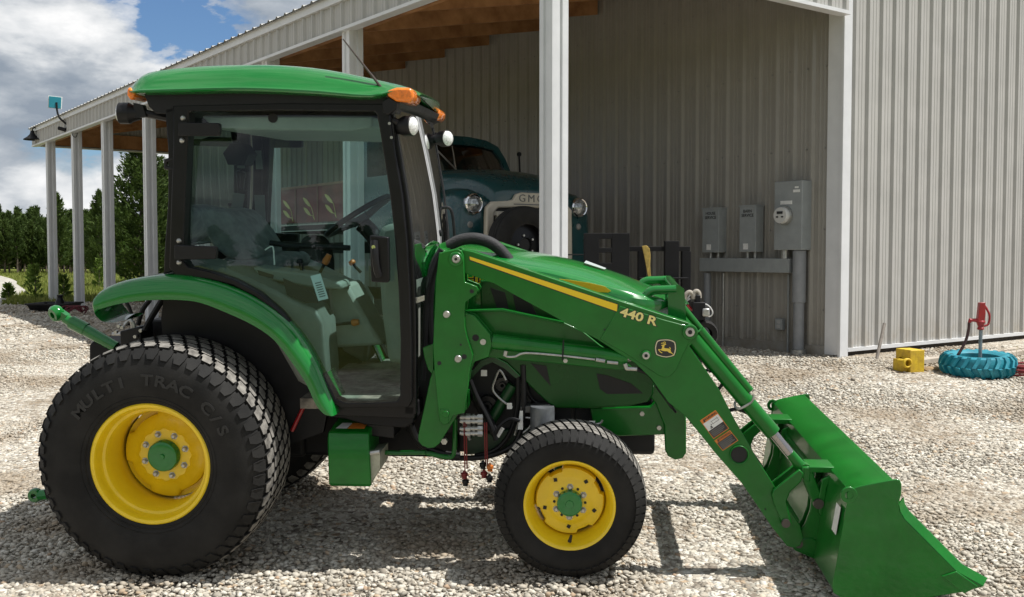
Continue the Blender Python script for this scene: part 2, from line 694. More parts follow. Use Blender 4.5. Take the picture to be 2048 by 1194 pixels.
def rear_wheel():
    rim = MB()
    rim.lathe([(0.262, 0.20), (0.283, 0.198), (0.283, 0.19), (0.262, 0.18), (0.255, 0.10), (0.232, 0.06), (0.222, -0.06), (0.231, -0.115), (0.236, -0.140), (0.240, -0.148), (0.252, -0.152), (0.256, -0.160), (0.258, -0.180),
               (0.262, -0.196), (0.267, -0.205), (0.280, -0.209), (0.286, -0.204), (0.286, -0.196), (0.270, -0.188)], 72)
    rim.lathe([(0.13, 0.036), (0.224, 0.036)], 64)
    # stamped centre disc, its edge notched between the mounting tabs
    rows = []
    for (rf, y) in ((1.0, 0.034), (0.985, 0.012), (0.93, 0.004), (0.80, -0.004), (0.66, -0.018), (0.60, -0.030), (0.42, -0.032), (0.34, -0.032)):
        row = []
        for k in range(96):
            t = 2 * math.pi * k / 96
            lob = 0.010 * (1 if (math.cos(4 * t + 0.6) > 0.15) else -1)
            rr = 0.207 * rf + lob * (1 if rf > 0.9 else 0) + (0.004 * math.cos(16 * t) if 0.55 < rf < 0.7 else 0)
            row.append((rr * math.cos(t), y, rr * math.sin(t)))
        rows.append(row)
    rim.grid(rows, True)
    for k in range(4):
        t = k * math.pi / 2 + 0.55
        rim.disc((0.165 * math.cos(t), 0.02, 0.165 * math.sin(t)), 0.012, 0.03, 'y', 10)
    w = rim.build('rear_wheel', YELLOW, TR, 40)
    ty = MB()
    prof = sym(rear_half)
    ty.lathe([(r, y) for y, r in prof], 104)
    sf = surf_from(prof)
    half = 0.205
    S = lambda u: sf(u, half)
    hexa = [(-0.44, -0.44), (0.16, -0.52), (0.30, -0.10), (0.46, 0.02), (0.44, 0.46), (-0.14, 0.50), (-0.28, 0.08), (-0.46, -0.04)]
    N = 50
    rows = [(-0.36, 0.30, 0.0, 1), (0.0, 0.32, 0.5, 1), (0.36, 0.30, 0.0, 1), (-0.70, 0.32, 0.5, 1), (0.70, 0.32, 0.5, 1)]
    blocks(ty, S, N, rows, 0.017, hexa)
    sh = [(-0.38, 0.5), (0.38, 0.5), (0.40, 0.0), (0.24, -0.42), (-0.24, -0.42), (-0.40, 0.0)]
    blocks(ty, S, N, [(-1.03, 0.30, 0.0, 1)], 0.009, sh, dusty=0)
    blocks(ty, S, N, [(1.03, 0.30, 0.0, 1)], 0.009, [(a, -b) for a, b in sh])
    ty.lathe([(0.300, -0.214), (0.303, -0.219), (0.307, -0.217)], 72)
    ty.lathe([(0.318, -0.219), (0.321, -0.226), (0.325, -0.223)], 72)
    ty.build('tyre', [RUBBER, TREAD], w, 30)
    word = 'MULTI TRAC C/S'
    le = MB()
    for i, ch in enumerate(word):
        if ch == ' ':
            le.build('tyre_lettering', LETTER, w, 0, fix=False)
            le = MB()
            continue
        th = R(141 - i * 8.9)
        r0 = 0.398
        M = Matrix.Translation((r0 * math.cos(th), -0.2345, r0 * math.sin(th))) @ Matrix.Rotation(math.pi / 2 - th, 4, 'Y') @ Matrix.Rotation(-0.03, 4, 'X') @ TXZ
        textmb(le, ch, 0.068, M, 0.0025, 0.0020, sx=1.35)
    le.build('tyre_lettering', LETTER, w, 0, fix=False)
    hb = MB()
    hb.lathe([(0.001, -0.078), (0.012, -0.078), (0.014, -0.070), (0.060, -0.072), (0.070, -0.068), (0.075, -0.058), (0.076, -0.03)], 36)
    hb.build('hub_cap', GREEN, w)
    for k in range(8):
        b = MB()
        t = 2 * math.pi * k / 8 + 0.3
        bolt(b, (0.104 * math.cos(t), -0.032, 0.104 * math.sin(t)), 0.0115, 0.014)
        b.build('wheel_bolt', ZINC, w)
    return w


rw = rear_wheel()
rw.location = (0, -0.86 + 0.205, AX)
rw2 = copy_tree(rw, TR)
rw2.location = (0, 0.86 - 0.205, AX)
rw2.rotation_euler = (0, 0, math.pi)

front_half = [(0.140, 0.205), (0.150, 0.235), (0.155, 0.27), (0.150, 0.305), (0.135, 0.328), (0.112, 0.341), (0.06, 0.347), (0.0, 0.348)]


def front_wheel():
    rim = MB()
    rim.lathe([(0.20, 0.14), (0.212, 0.138), (0.196, 0.13), (0.188, 0.06), (0.166, 0.03), (0.164, -0.02), (0.170, -0.055), (0.180, -0.078), (0.184, -0.090), (0.190, -0.118), (0.197, -0.132),
               (0.203, -0.142), (0.211, -0.145), (0.215, -0.139), (0.213, -0.13), (0.2, -0.126)], 64)
    rows = []
    for (rf, y) in ((1.0, -0.02), (0.98, -0.052), (0.94, -0.064), (0.80, -0.070), (0.66, -0.074), (0.60, -0.082), (0.45, -0.084), (0.38, -0.084)):
        row = []
        for k in range(96):
            t = 2 * math.pi * k / 96
            lob = 0.015 if math.cos(4 * t + 1.2) > -0.62 else 0.001
            rr = 0.149 * rf + (lob if rf > 0.9 else 0)
            row.append((rr * math.cos(t), y, rr * math.sin(t)))
        rows.append(row)
    rim.grid(rows, True)
    w = rim.build('front_wheel', YELLOW, TR, 40)
    hol = MB()
    for k in range(6):
        t = 2 * math.pi * (k + 0.5) / 6 + 0.5
        hol.disc((0.072 * math.cos(t), -0.083, 0.072 * math.sin(t)), 0.0065, 0.006, 'y', 10)
    for k in range(5):
        t = 2 * math.pi * k / 5 + 0.9
        c = Vector((0.121 * math.cos(t), -0.0715, 0.121 * math.sin(t)))
        M = Matrix.Translation(c) @ Matrix.Rotation(-t + 0.4, 4, 'Y')
        hol.box((-0.008, -0.003, -0.008), (0.008, 0.003, 0.008), M)
    hol.split('bolt_hole', DARK, w)
    vs = MB()
    vs.tube([(0.0, -0.122, -0.176), (0.004, -0.128, -0.160), (0.008, -0.13, -0.143)], [0.010, 0.007, 0.006], 8)
    vs.build('valve_stem', DARK, w)
    ty = MB()
    prof = sym(front_half)
    ty.lathe([(r, y) for y, r in prof], 96)
    sf = surf_from(prof)
    S = lambda u: sf(u, 0.15)
    N = 56
    q = [(-0.36, -0.46), (0.36, -0.46), (0.62, 0.46), (-0.10, 0.46)]
    blocks(ty, S, N, [(-0.28, 0.27, 0.0, 1), (0.0, 0.27, 0.28, 1), (0.28, 0.27, 0.56, 1), (-0.56, 0.27, 0.72, 1), (0.56, 0.27, 0.84, 1)], 0.010, q)
    e = [(-0.36, -0.5), (0.36, -0.5), (0.36, 0.5), (-0.36, 0.5)]
    blocks(ty, S, N, [(-0.92, 0.40, 0.5, 1), (0.92, 0.40, 0.6, 1)], 0.010, e, dusty=0)
    ty.build('tyre', [RUBBER, TREAD], w, 30)
    hb = MB()
    hb.lathe([(0.001, -0.128), (0.018, -0.128), (0.020, -0.124), (0.050, -0.124), (0.058, -0.119), (0.060, -0.10), (0.060, -0.08)], 32)
    hb.build('hub_cap', GREEN, w)
    for k in range(6):
        b = MB()
        t = 2 * math.pi * k / 6 + 0.5
        bolt(b, (0.072 * math.cos(t), -0.084, 0.072 * math.sin(t)), 0.011, 0.012)
        b.build('wheel_bolt', ZINC, w)
    return w


FY = -0.755
fx, fz = T1(1139, 1012, FY)
fw = front_wheel()
fw.location = (fx, FY + 0.145, fz)
fw2 = copy_tree(fw, TR)
fw2.location = (fx, -FY - 0.145, fz)
fw2.rotation_euler = (0, 0, math.pi)

# ------------------------------------------------------------------ chassis, engine, axles
m = MB()
m.box((-0.32, -0.24, 0.42), (0.55, 0.24, 0.80))
m.box((0.5, -0.20, 0.42), (1.35, 0.20, 0.66))
m.tube([(0, -0.62, AX), (0, 0.62, AX)], 0.095, 16)
m.build('rear_transmission', BLACKS, TR, bevel=0.02)
m = MB()
m.tube([(fx, -0.62, fz), (fx, 0.62, fz)], 0.055, 14)
m.box((fx - 0.09, -0.16, fz - 0.08), (fx + 0.09, 0.16, fz + 0.14))
m.build('front_axle', GREEN2, TR, bevel=0.015)
m = MB()
m.box((1.12, -0.27, 0.56), (1.95, 0.27, 1.10))
m.box((1.0, -0.16, 0.44), (1.6, 0.16, 0.7))
m.box((fx - 0.32, -0.24, 0.46), (fx + 0.42, 0.24, 0.86))
m.build('engine_block', DARK, TR, bevel=0.02)
m = MB()
cx, cz = T1(915 + 158, 850, -0.36)
m.lathe([(0.02, 0.10), (0.058, 0.10), (0.060, 0.09), (0.060, -0.07), (0.05, -0.085), (0.02, -0.09)], 24, (cx + 0.03, -0.38, cz), 'z', True, True)
m.build('fuel_filter', mat('filter_grey', (0.14, 0.15, 0.16), 0.35, metal=0.3, var=0.15, vs=20), TR)
m = MB()
for pts in ([(1012, 760), (1000, 740), (990, 760), (986, 780), (1003, 800), (1025, 815)], [(1050, 835), (1075, 838), (1084, 845), (1088, 870)], [(1040, 870), (1056, 858), (1062, 850)], [(1150, 848), (1195, 848), (1205, 840)]):
    m.tube(smooth_path(TT(-0.36, pts), 4), 0.006, 8)
for pts in ([(935, 800), (925, 835), (940, 880)], [(1040, 760), (1042, 820), (1030, 870)]):
    m.tube(smooth_path(TT(-0.33, pts), 4), 0.008, 8)
m.split('steel_pipe', ZINC, TR)
m = MB()
m.tube(smooth_path(TT(-0.37, [(948, 790), (965, 815), (985, 850), (995, 865)]), 4), 0.018, 10)
m.tube(smooth_path(TT(-0.35, [(938, 770), (950, 800), (975, 845), (990, 872)]), 4), 0.014, 10)
m.tube(smooth_path(TT(-0.36, [(1046, 730), (1048, 800), (1042, 860), (1020, 895), (960, 915), (880, 912), (840, 890), (815, 850), (808, 800)]), 5), 0.014, 10)
m.tube(smooth_path(TT(-0.40, [(815, 800), (822, 850), (840, 885), (880, 905), (920, 912)]), 5), 0.017, 10)
m.tube(smooth_path(TT(-0.42, [(940, 760), (952, 790), (968, 822), (985, 858), (992, 880)]), 4), 0.012, 10)
m.tube(smooth_path(TT(-0.34, [(1030, 700), (1036, 760), (1034, 820), (1018, 870), (990, 900), (950, 912)]), 5), 0.013, 10)
m.tube(smooth_path(TT(-0.30, [(1050, 760), (1058, 790), (1075, 806), (1095, 808)]), 4), 0.009, 8)
m.tube(smooth_path(TT(-0.44, [(990, 870), (1000, 852), (1020, 838), (1040, 842)]), 4), 0.009, 8)
m.split('hydraulic_hose', BLACKP, TR)
m = MB()
for (px, py, r_, h_) in ((975, 812, 0.055, 0.03), (1005, 770, 0.04, 0.02), (1050, 800, 0.035, 0.03)):
    x, z = T1(px, py, -0.30)
    m.lathe([(0.01, -0.02), (r_ * 0.4, -0.02), (r_ * 0.45, 0), (r_ * 0.9, 0), (r_, -0.015), (r_, 0.02)], 24, (x, -0.30, z))
m.split('engine_pulley', mat('pulley_grey', (0.02, 0.02, 0.021), 0.35, metal=0.4), TR)
m = MB()
for q in ([(1040, 812), (1100, 808), (1104, 818), (1082, 824), (1042, 826)], [(1062, 826), (1080, 824), (1076, 860), (1064, 862)], [(1078, 822), (1108, 820), (1110, 832), (1080, 834)]):
    m.prism(T(-0.36, q), -0.37, -0.30)
m.split('filter_bracket', mat('cast_grey', (0.10, 0.10, 0.10), 0.45, metal=0.4, var=0.3, vs=30), TR, bevel=0.004)
m = MB()
m.prism(T(-0.28, [(930, 870), (1100, 845), (1110, 880), (1020, 905), (930, 908)]), -0.30, -0.1)
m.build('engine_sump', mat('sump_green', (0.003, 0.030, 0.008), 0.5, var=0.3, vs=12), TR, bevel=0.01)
m = MB()
m.prism(T(-0.38, [(928, 735), (945, 742), (962, 722), (985, 712), (1014, 727), (1040, 752), (1032, 756), (1008, 736), (985, 724), (966, 732), (940, 760), (930, 765)]), -0.385, -0.37)
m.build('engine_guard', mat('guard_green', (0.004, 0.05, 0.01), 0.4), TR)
m = MB()
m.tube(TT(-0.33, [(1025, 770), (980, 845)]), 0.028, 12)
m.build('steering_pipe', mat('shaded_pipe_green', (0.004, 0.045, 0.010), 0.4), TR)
m = MB()
for pts in ([(1014, 806), (1024, 806), (1024, 818), (1014, 818)], [(962, 740), (974, 740), (974, 752), (962, 752)]):
    m.prism(T(-0.375, pts), -0.377, -0.37)
m.prism(T(-0.42, Z7([(968, 305), (990, 255), (1015, 268), (985, 318)])), -0.422, -0.42)
m.prism(T(-0.42, Z7([(1100, 170), (1116, 170), (1116, 272), (1088, 272)])), -0.422, -0.42)
m.prism(T(-0.345, [(1172, 842), (1190, 842), (1190, 850), (1172, 850)]), -0.347, -0.345)
m.split('paper_tag', WHITE, TR, 0)
# couplers
for j, py in enumerate((834, 842, 857, 866)):
    m = MB()
    a, b = T1(920, py, -0.47), T1(966, py + (j % 2), -0.47)
    m.tube([(a[0], -0.47, a[1]), (b[0], -0.47, b[1])], 0.010, 10)
    for q in (0.12, 0.36, 0.60, 0.88):
        x, z = a[0] + (b[0] - a[0]) * q, a[1] + (b[1] - a[1]) * q
        m.disc((x, -0.47, z), (0.013, 0.017, 0.0145, 0.016)[int(q * 4)], (0.012, 0.022, 0.010, 0.024)[int(q * 4)], 'x', 6 if q > 0.8 else 14)
    m.build('hydraulic_coupler', ZINC, TR, 25)

m = MB()
for x0, y1 in ((928, 945), (932, 938), (969, 925), (973, 930)):
    m.tube(TT(-0.48, [(x0, 845), (x0 + 1, 890), (x0 + 2, y1)]), 0.0035, 6)
m.split('dust_cap_cord', REDC, TR)
for (px, py, mm) in ((929, 950, REDC), (931, 964, BLACKP), (968, 948, REDC), (980, 935, ORANGEP), (966, 930, BLACKP), (979, 957, BLACKP)):
    m = MB()
    x, z = T1(px, py, -0.48)
    m.lathe([(0.006, 0.022), (0.010, 0.012), (0.017, 0.010), (0.017, -0.004), (0.012, -0.008), (0.013, -0.018)], 12, (x, -0.48, z), 'z', True, True)
    m.build('dust_cap', mm, TR)
# cab floor underside, tool box
m = MB()
m.prism(T(-0.56, [(655, 812), (825, 815), (828, 845), (810, 856), (730, 850), (690, 838), (660, 835)]), -0.56, 0.56)
m.build('cab_floor_frame', BLACKS, TR, bevel=0.008)
m = MB()
m.prism(T(-0.50, [(735, 825), (790, 825), (790, 875), (735, 870)]), -0.52, -0.3)
m.build('control_box', BLACKP, TR, bevel=0.006)
m = MB()
box = T(-0.60, [(654, 867), (737, 867), (739, 900), (744, 976), (659, 975), (653, 900)])
zt = max(z for x, z in box)
x0, x1, zb = box[0][0], box[1][0], min(z for x, z in box)
m.grid([[(x0 + 0.015 * 0, -0.60, zb + 0.02), (x1 + 0.01, -0.60, zb + 0.02)], [(x0, -0.60, zt - 0.03), (x1, -0.60, zt - 0.03)], [(x0, -0.585, zt), (x1, -0.585, zt)], [(x0 + 0.02, -0.36, zt + 0.055), (x1 + 0.0, -0.36, zt + 0.055)],
        [(x0 + 0.02, -0.34, zb + 0.02), (x1, -0.34, zb + 0.02)], [(x0 + 0.015, -0.58, zb), (x1, -0.58, zb)], [(x0, -0.60, zb + 0.02), (x1 + 0.01, -0.60, zb + 0.02)]])
n = len(m.v)
m.add([], [])
m.f += [tuple(range(0, n - 2, 2)), tuple(range(n - 3, 0, -2))]
m.m += [0, 0]
bxo = m.build('battery_box', GREEN2, TR, bevel=0.008)
m = MB()
m.prism([(x1 + 0.001, zb + 0.16), (x1 + 0.05, zb + 0.17), (x1 + 0.048, zb + 0.09), (x1 + 0.001, zb + 0.02)], -0.58, -0.38)
m.build('box_end_plate', mat('muddy_plate', (0.34, 0.34, 0.26), 0.6, var=0.2, vs=20), bxo)
m = MB()
a = TT(-0.585, [(742, 905), (757, 902), (757, 910), (744, 912)])
m.tube(TT(-0.58, [(740, 906), (760, 903)]), 0.012, 8)
m.build('box_latch', ZINC, bxo)
m = MB()
zs = lambda y: zt + (y + 0.585) / 0.225 * 0.055 + 0.002
m.add([(x0 + 0.03, -0.55, zs(-0.55)), (x0 + 0.085, -0.55, zs(-0.55)), (x0 + 0.10, -0.49, zs(-0.49)), (x0 + 0.05, -0.49, zs(-0.49))], [(0, 1, 2, 3)])
m.build('warning_sticker', WHITE, bxo, 0)
m = MB()
m.add([(x0 + 0.088, -0.55, zs(-0.55)), (x0 + 0.17, -0.55, zs(-0.55)), (x0 + 0.175, -0.49, zs(-0.49)), (x0 + 0.10, -0.49, zs(-0.49))], [(0, 1, 2, 3)])
m.build('warning_sticker', LORANGE, bxo, 0)
m = MB()
m.tube(TT(-0.45, [(760, 905), (800, 906), (850, 905)]), 0.012, 8)
m.tube(smooth_path(TT(-0.42, [(850, 905), (895, 914), (908, 905), (910, 860), (910, 838)]), 4), 0.012, 10)
m.build('loader_frame_tube', GREEN2, TR)
m = MB()
x, z = T1(889, 882, -0.47)
m.disc((x, -0.47, z), 0.016, 0.03, 'y', 6)
m.split('frame_bolt', ZINC, TR)

# rear linkage
m = MB()
m.tube(TT(-0.05, [(163, 655), (232, 694)]), [0.034, 0.030], 14)
m.tube(TT(-0.05, [(143, 644), (172, 659)]), 0.038, 14)
a = TT(-0.05, [(130, 637), (146, 646)])
m.tube(a, [0.026, 0.03], 12)
x, z = T1(113, 627, -0.05)
M = Matrix.Rotation(0.35, 4, 'X') @ Matrix.Rotation(-0.5, 4, 'Z')
m.lathe([(0.018, -0.026), (0.036, -0.026), (0.046, -0.010), (0.046, 0.010), (0.036, 0.026), (0.018, 0.026), (0.018, -0.026)], 24, (x, -0.05, z), 'y', M=M)
m.prism(T(-0.05, [(118, 617), (137, 630), (131, 640), (112, 640)]), -0.075, -0.025)
tl = m.build('top_link', GREEN, TR)
m = MB()
m.tube(TT(-0.05, [(126, 634), (146, 646)]), 0.020, 10)
m.build('top_link_screw', BLACKS, tl)
m = MB()
x, z = T1(71, 990, -0.42)
m.lathe([(0.014, -0.022), (0.030, -0.022), (0.037, -0.01), (0.037, 0.01), (0.030, 0.022), (0.014, 0.022), (0.014, -0.022)], 20, (x, -0.42, z))
m.tube([(x + 0.02, -0.42, z), (x + 0.5, -0.40, z + 0.05)], 0.028, 10)
m.build('lower_link', GREEN, TR)
m = m0 = MB()
x, z = T1(71, 990, -0.42)
m.lathe([(0.014, -0.022), (0.030, -0.022), (0.037, -0.01), (0.037, 0.01), (0.030, 0.022), (0.014, 0.022), (0.014, -0.022)], 20, (x, 0.42, z))
m.tube([(x + 0.02, 0.42, z), (x + 0.5, 0.40, z + 0.05)], 0.028, 10)
m.build('lower_link', GREEN, TR)
m = MB()
m.prism(T(-0.05, [(178, 690), (186, 682), (235, 690), (300, 640), (340, 640), (340, 760), (178, 760)]), -0.05, 0.3)
m.build('rear_hitch_frame', BLACKS, TR, bevel=0.01)
m = MB()
m.prism(T(-0.2, [(248, 660), (290, 650), (292, 690), (250, 700)]), -0.25, -0.1)
m.build('hydraulic_valve', BLACKP, TR, bevel=0.006)
m = MB()
for px, py in ((282, 661), (271, 673), (245, 655), (232, 664), (238, 652)):
    x, z = T1(px, py, -0.27)
    m.disc((x, -0.27, z), 0.009, 0.02, 'y', 8)
for pts in ([(250, 650), (262, 640), (266, 662)], [(225, 668), (240, 668), (250, 668)], [(254, 640), (266, 645), (270, 665)]):
    m.tube(smooth_path(TT(-0.22, pts), 4), 0.010, 8)
m.split('valve_fitting', ZINC, TR)
m = MB()
m.tube(smooth_path(TT(-0.25, [(300, 600), (285, 620), (276, 650)]), 4), 0.013, 8)
m.tube(smooth_path(TT(-0.3, [(330, 590), (300, 640), (290, 660)]), 4), 0.016, 8)
m.tube(smooth_path(TT(-0.2, [(250, 600), (262, 625), (258, 650)]), 4), 0.010, 8)
m.split('hydraulic_hose', BLACKP, TR)
m = MB()
m.tube(TT(-0.45, [(618, 790), (584, 862)]), 0.010, 8)
m.build('red_rod', RED, TR)

# ------------------------------------------------------------------ fenders
low = [(189, 626), (203, 617), (251, 605), (302, 600), (359, 600), (402, 606), (454, 626), (507, 651), (549, 681), (586, 728), (613, 769), (631, 808), (648, 828), (660, 832)]
upp = [(190, 600), (208, 577), (245, 562), (300, 552), (345, 549), (395, 554), (454, 570), (511, 596), (564, 634), (601, 675), (631, 724), (654, 777), (668, 808), (674, 828)]
lo = T(-0.725, low)
up = T(-0.68, upp)
FD = 0.107
rows = []
for (xl, zl), (xu, zu) in zip(lo, up):
    d = Vector((xl - xu, zl - zu))
    rows.append([(xl + d.x * 0.02, -0.715, zl + d.y * 0.02), (xl, -0.725, zl), (xl - d.x * 0.15, -0.727, zl - d.y * 0.15), (xl - d.x * 0.5, -0.725, zl - d.y * 0.5), (xl - d.x * 0.80, -0.711, zl - d.y * 0.8),
                 (xu + d.x * 0.03, -0.678, zu + d.y * 0.03), (xu, -0.645, zu), (xu, -0.56, zu), (xu, -0.44, zu - 0.0), (xu + d.x * 0.15, -0.44, zu + d.y * 0.15), (xu + d.x * 0.25, -0.56, zu + d.y * 0.25), (xu + d.x * 0.45, -0.675, zu + d.y * 0.45)])
# rounded rear tip closing downward and inward
tipx, tipz = lo[0]
tip = T(-0.70, [(200, 642), (212, 648), (232, 646)])
pre = []
for k, (x, z) in enumerate(tip[::-1]):
    yy = -0.60 - 0.045 * k
    pre.append([(x, yy, z - 0.0), (x - 0.004, yy + 0.01, z), (x - 0.008, yy + 0.04, z + 0.004), (x - 0.012, yy + 0.07, z + 0.008), (x - 0.015, yy + 0.1, z + 0.012), (x - 0.015, yy + 0.13, z + 0.015),
                (x - 0.015, yy + 0.15, z + 0.016), (x - 0.01, -0.44, z + 0.016), (x - 0.01, -0.42, z + 0.016), (x + 0.01, -0.42, z + 0.012), (x + 0.01, -0.44, z + 0.008), (x + 0.01, yy + 0.12, z + 0.004)])
allr = pre + rows
dense = []
for j in range(len(allr[0])):
    dense.append(smooth_path([r[j] for r in allr], 3))
fend = [list(r) for r in zip(*dense)]
m = MB()
m.grid(fend, True)
m.build('rear_fender', GREEN, TR, 60)
m = MB()
m.grid([[(x, -y, z) for x, y, z in r] for r in fend], True)
m.build('rear_fender', GREEN, TR, 60)
m = MB()
inn = T(-0.50, [(318, 700), (312, 640), (318, 590), (330, 566), (350, 560), (420, 565), (480, 590), (540, 630), (590, 690), (630, 760), (650, 820), (640, 870), (560, 900), (480, 880), (330, 800)])
for s_ in (-1, 1):
    m.prism(inn, s_ * 0.44, s_ * 0.40)
m.split('inner_fender', BLACKP, TR)

# ------------------------------------------------------------------ cab
pairs = [((378, 222), (345, 212)), ((560, 220), (560, 207)), ((748, 222), (770, 208)), ((754, 228), (779, 222)), ((766, 300), (790, 300)), ((780, 390), (805, 390)), ((790, 480), (814, 480)), ((797, 580), (820, 580)),
         ((801, 680), (823, 680)), ((800, 790), (824, 800)), ((793, 803), (818, 814)), ((740, 806), (740, 815)), ((692, 806), (680, 816)), ((672, 798), (664, 806)), ((650, 758), (644, 770)), ((626, 712), (618, 716)),
         ((596, 666), (588, 668)), ((560, 622), (552, 628)), ((518, 586), (511, 594)), ((470, 560), (464, 570)), ((420, 543), (416, 558)), ((378, 534), (350, 552)), ((366, 520), (338, 535)), ((370, 400), (342, 400)), ((374, 300), (346, 290))]
gi, go = T(-0.66, [p[0] for p in pairs]), T(-0.66, [p[1] for p in pairs])
DOORS = []
for s_ in (-1, 1):
    m = MB()
    m.ring(gi, go, s_ * 0.662, s_ * 0.575)
    d = m.build('cab_door', BLACKG, TR, bevel=0.006)
    DOORS.append(d)
    g = MB()
    c = [((gi[i][0] * 0.8 + go[i][0] * 0.2), (gi[i][1] * 0.8 + go[i][1] * 0.2)) for i in range(len(gi))]
    g.add([(x, s_ * (0.657 - 0.062 * (z - 0.82)), z) for x, z in c], [tuple(range(len(c)))])
    g.build('door_glass', GLASS, d, 0)
    for quad in ([(358, 245), (437, 246), (440, 249), (440, 268), (437, 272), (358, 272)], [(350, 490), (430, 493), (433, 496), (433, 514), (430, 518), (350, 519)]):
        h = MB()
        h.prism(T(-0.69, quad), s_ * 0.70, s_ * 0.664)
        h.build('door_hinge', BLACKP, d, bevel=0.004)
    b = MB()
    for px, py in ((365, 236), (363, 281), (357, 482), (357, 525)):
        x, z = T1(px, py, -0.67)
        b.lathe([(0.0125, 0), (0.0125, -0.003), (0.008, -0.009), (0.001, -0.011)], 14, (x, s_ * 0.664, z)) if s_ < 0 else b.disc((x, s_ * 0.668, z), 0.011, 0.01)
    b.split('hinge_bolt', ZINC, d)
    h = MB()
    h.prism(T(-0.67, [(741, 470), (779, 474), (780, 560), (776, 565), (744, 563)]), s_ * 0.69, s_ * 0.655)
    hp = h.build('handle_plate', BLACKG, d, bevel=0.006)
    h = MB()
    p = [(x, -0.705 if 0 < i < 3 else -0.69, z) for i, (x, z) in enumerate(T(-0.70, [(748, 482), (750, 505), (753, 535), (757, 553)]))]
    p = [(x, -y * s_, z) for x, y, z in p]
    h.tube(smooth_path(p, 3), [0.018] * 4 + [0.017] * 6, 10)
    h.build('door_handle', BLACKP, d)
    h = MB()
    x, z = T1(747, 494, -0.715)
    h.disc((x, s_ * 0.712, z), 0.009, 0.012, 'y', 14)
    h.build('door_lock', CHROME, d)

# cab structure: rear posts, sills, A pillars, window frames
m = MB()
for s_ in (-1, 1):
    m.prism(T(-0.63, [(334, 218), (356, 214), (366, 300), (364, 400), (358, 540), (331, 548), (333, 500), (340, 400), (340, 300)]), s_ * 0.655, s_ * 0.56)
    # A pillar, curved profile beside the windscreen
    m.prism(T(-0.63, [(766, 215), (784, 212), (800, 300), (815, 390), (825, 480), (830, 580), (832, 680), (832, 830), (808, 830), (808, 680), (802, 580), (797, 480), (786, 390), (776, 300)]), s_ * 0.628, s_ * 0.575)
    m.prism(T(-0.62, [(640, 800), (830, 812), (830, 836), (650, 830)]), s_ * 0.628, s_ * 0.57)
x0, z0 = T1(333, 520, -0.6)
x1, z1 = T1(352, 520, -0.6)
m.box((x0 - 0.01, -0.57, z0 - 0.04), (x1, 0.57, z0 + 0.03))
m.box((x0 + 0.02, -0.57, T1(340, 240, -0.6)[1]), (x1 + 0.02, 0.57, T1(340, 214, -0.6)[1]))
wx0, wz0 = T1(786, 214, -0.6)
m.box((wx0 - 0.04, -0.575, wz0 - 0.03), (wx0 + 0.01, 0.575, wz0 + 0.03))
m.split('cab_pillar', BLACKG, TR, bevel=0.006)
cabf = TR
m = MB()
ed = T(-0.60, [(784, 218), (800, 300), (815, 390), (825, 480), (830, 560)])
m.grid([[(x + 0.035 * (1 - (y / 0.6) ** 2), y, z) for y in (-0.585, -0.4, -0.2, 0, 0.2, 0.4, 0.585)] for x, z in ed])
m.build('windscreen', GLASS, cabf, 60, fix=False)
m = MB()
ed = T(-0.60, [(340, 240), (342, 300), (340, 400), (334, 500)])
m.grid([[(x - 0.03 * (1 - (y / 0.6) ** 2), y, z) for y in (-0.565, -0.3, 0, 0.3, 0.565)] for x, z in ed])
m.build('rear_window', GLASS, cabf, 60, fix=False)
m = MB()
m.tube(TT(-0.645, [(346, 318), (332, 322), (332, 335), (345, 338)]), 0.012, 8)
m.build('window_latch', BLACKP, cabf)

# roof
topx = [262, 266, 274, 288, 320, 390, 480, 560, 650, 750, 800, 822, 834]
topz = [178, 168, 158, 145, 137, 130, 127, 128, 137, 157, 169, 177, 184]
lipz = [181, 182, 184, 185, 185, 184, 182, 184, 188.5, 195, 181, 181, 187]
WD = [0.60, 0.63, 0.66, 0.685, 0.70, 0.71, 0.715, 0.715, 0.715, 0.71, 0.685, 0.64, 0.58]
rows = []
for px, tz_, lz_, wd in zip(topx, topz, lipz, WD):
    x, zt_ = T1(px, tz_, -0.60)
    _, zl_ = T1(px, lz_, -0.70)
    dz = max(zt_ - zl_, 0.006)
    row = []
    half = [(1.0, 0.0), (1.012, 0.04), (1.012, 0.10), (0.995, 0.16), (0.97, 0.40), (0.925, 0.70), (0.86, 0.92), (0.76, 1.0), (0.5, 1.05), (0.2, 1.07)]
    for a, b in half:
        row.append((-wd * a, b))
    full = row + [(-y, b) for y, b in reversed(row)]
    bow = 0.0
    rr = []
    for y, b in full:
        t = (x - 0.55) / 0.95
        endx = 0.0
        if px > 740:
            endx = 0.02 * (1 - (y / 0.72) ** 2) * (px - 740) / 94
        if px < 300:
            endx = -0.05 * (1 - (y / 0.72) ** 2) * (300 - px) / 38
        if y > 0 and px > 740:
            endx -= 0.085 * (y / 0.6) * (px - 740) / 94
        rr.append((x + endx, y, zl_ + dz * b))
    rows.append(rr)
dense = [smooth_path([r[j] for r in rows], 3) for j in range(len(rows[0]))]
rr = [list(r) for r in zip(*dense)]
m = MB()
m.grid(rr)
n = len(rr[0])
N0 = (len(rr) - 1) * n
m.f += [tuple(range(n)), tuple(N0 + i for i in range(n - 1, -1, -1))]
m.m += [0, 0]
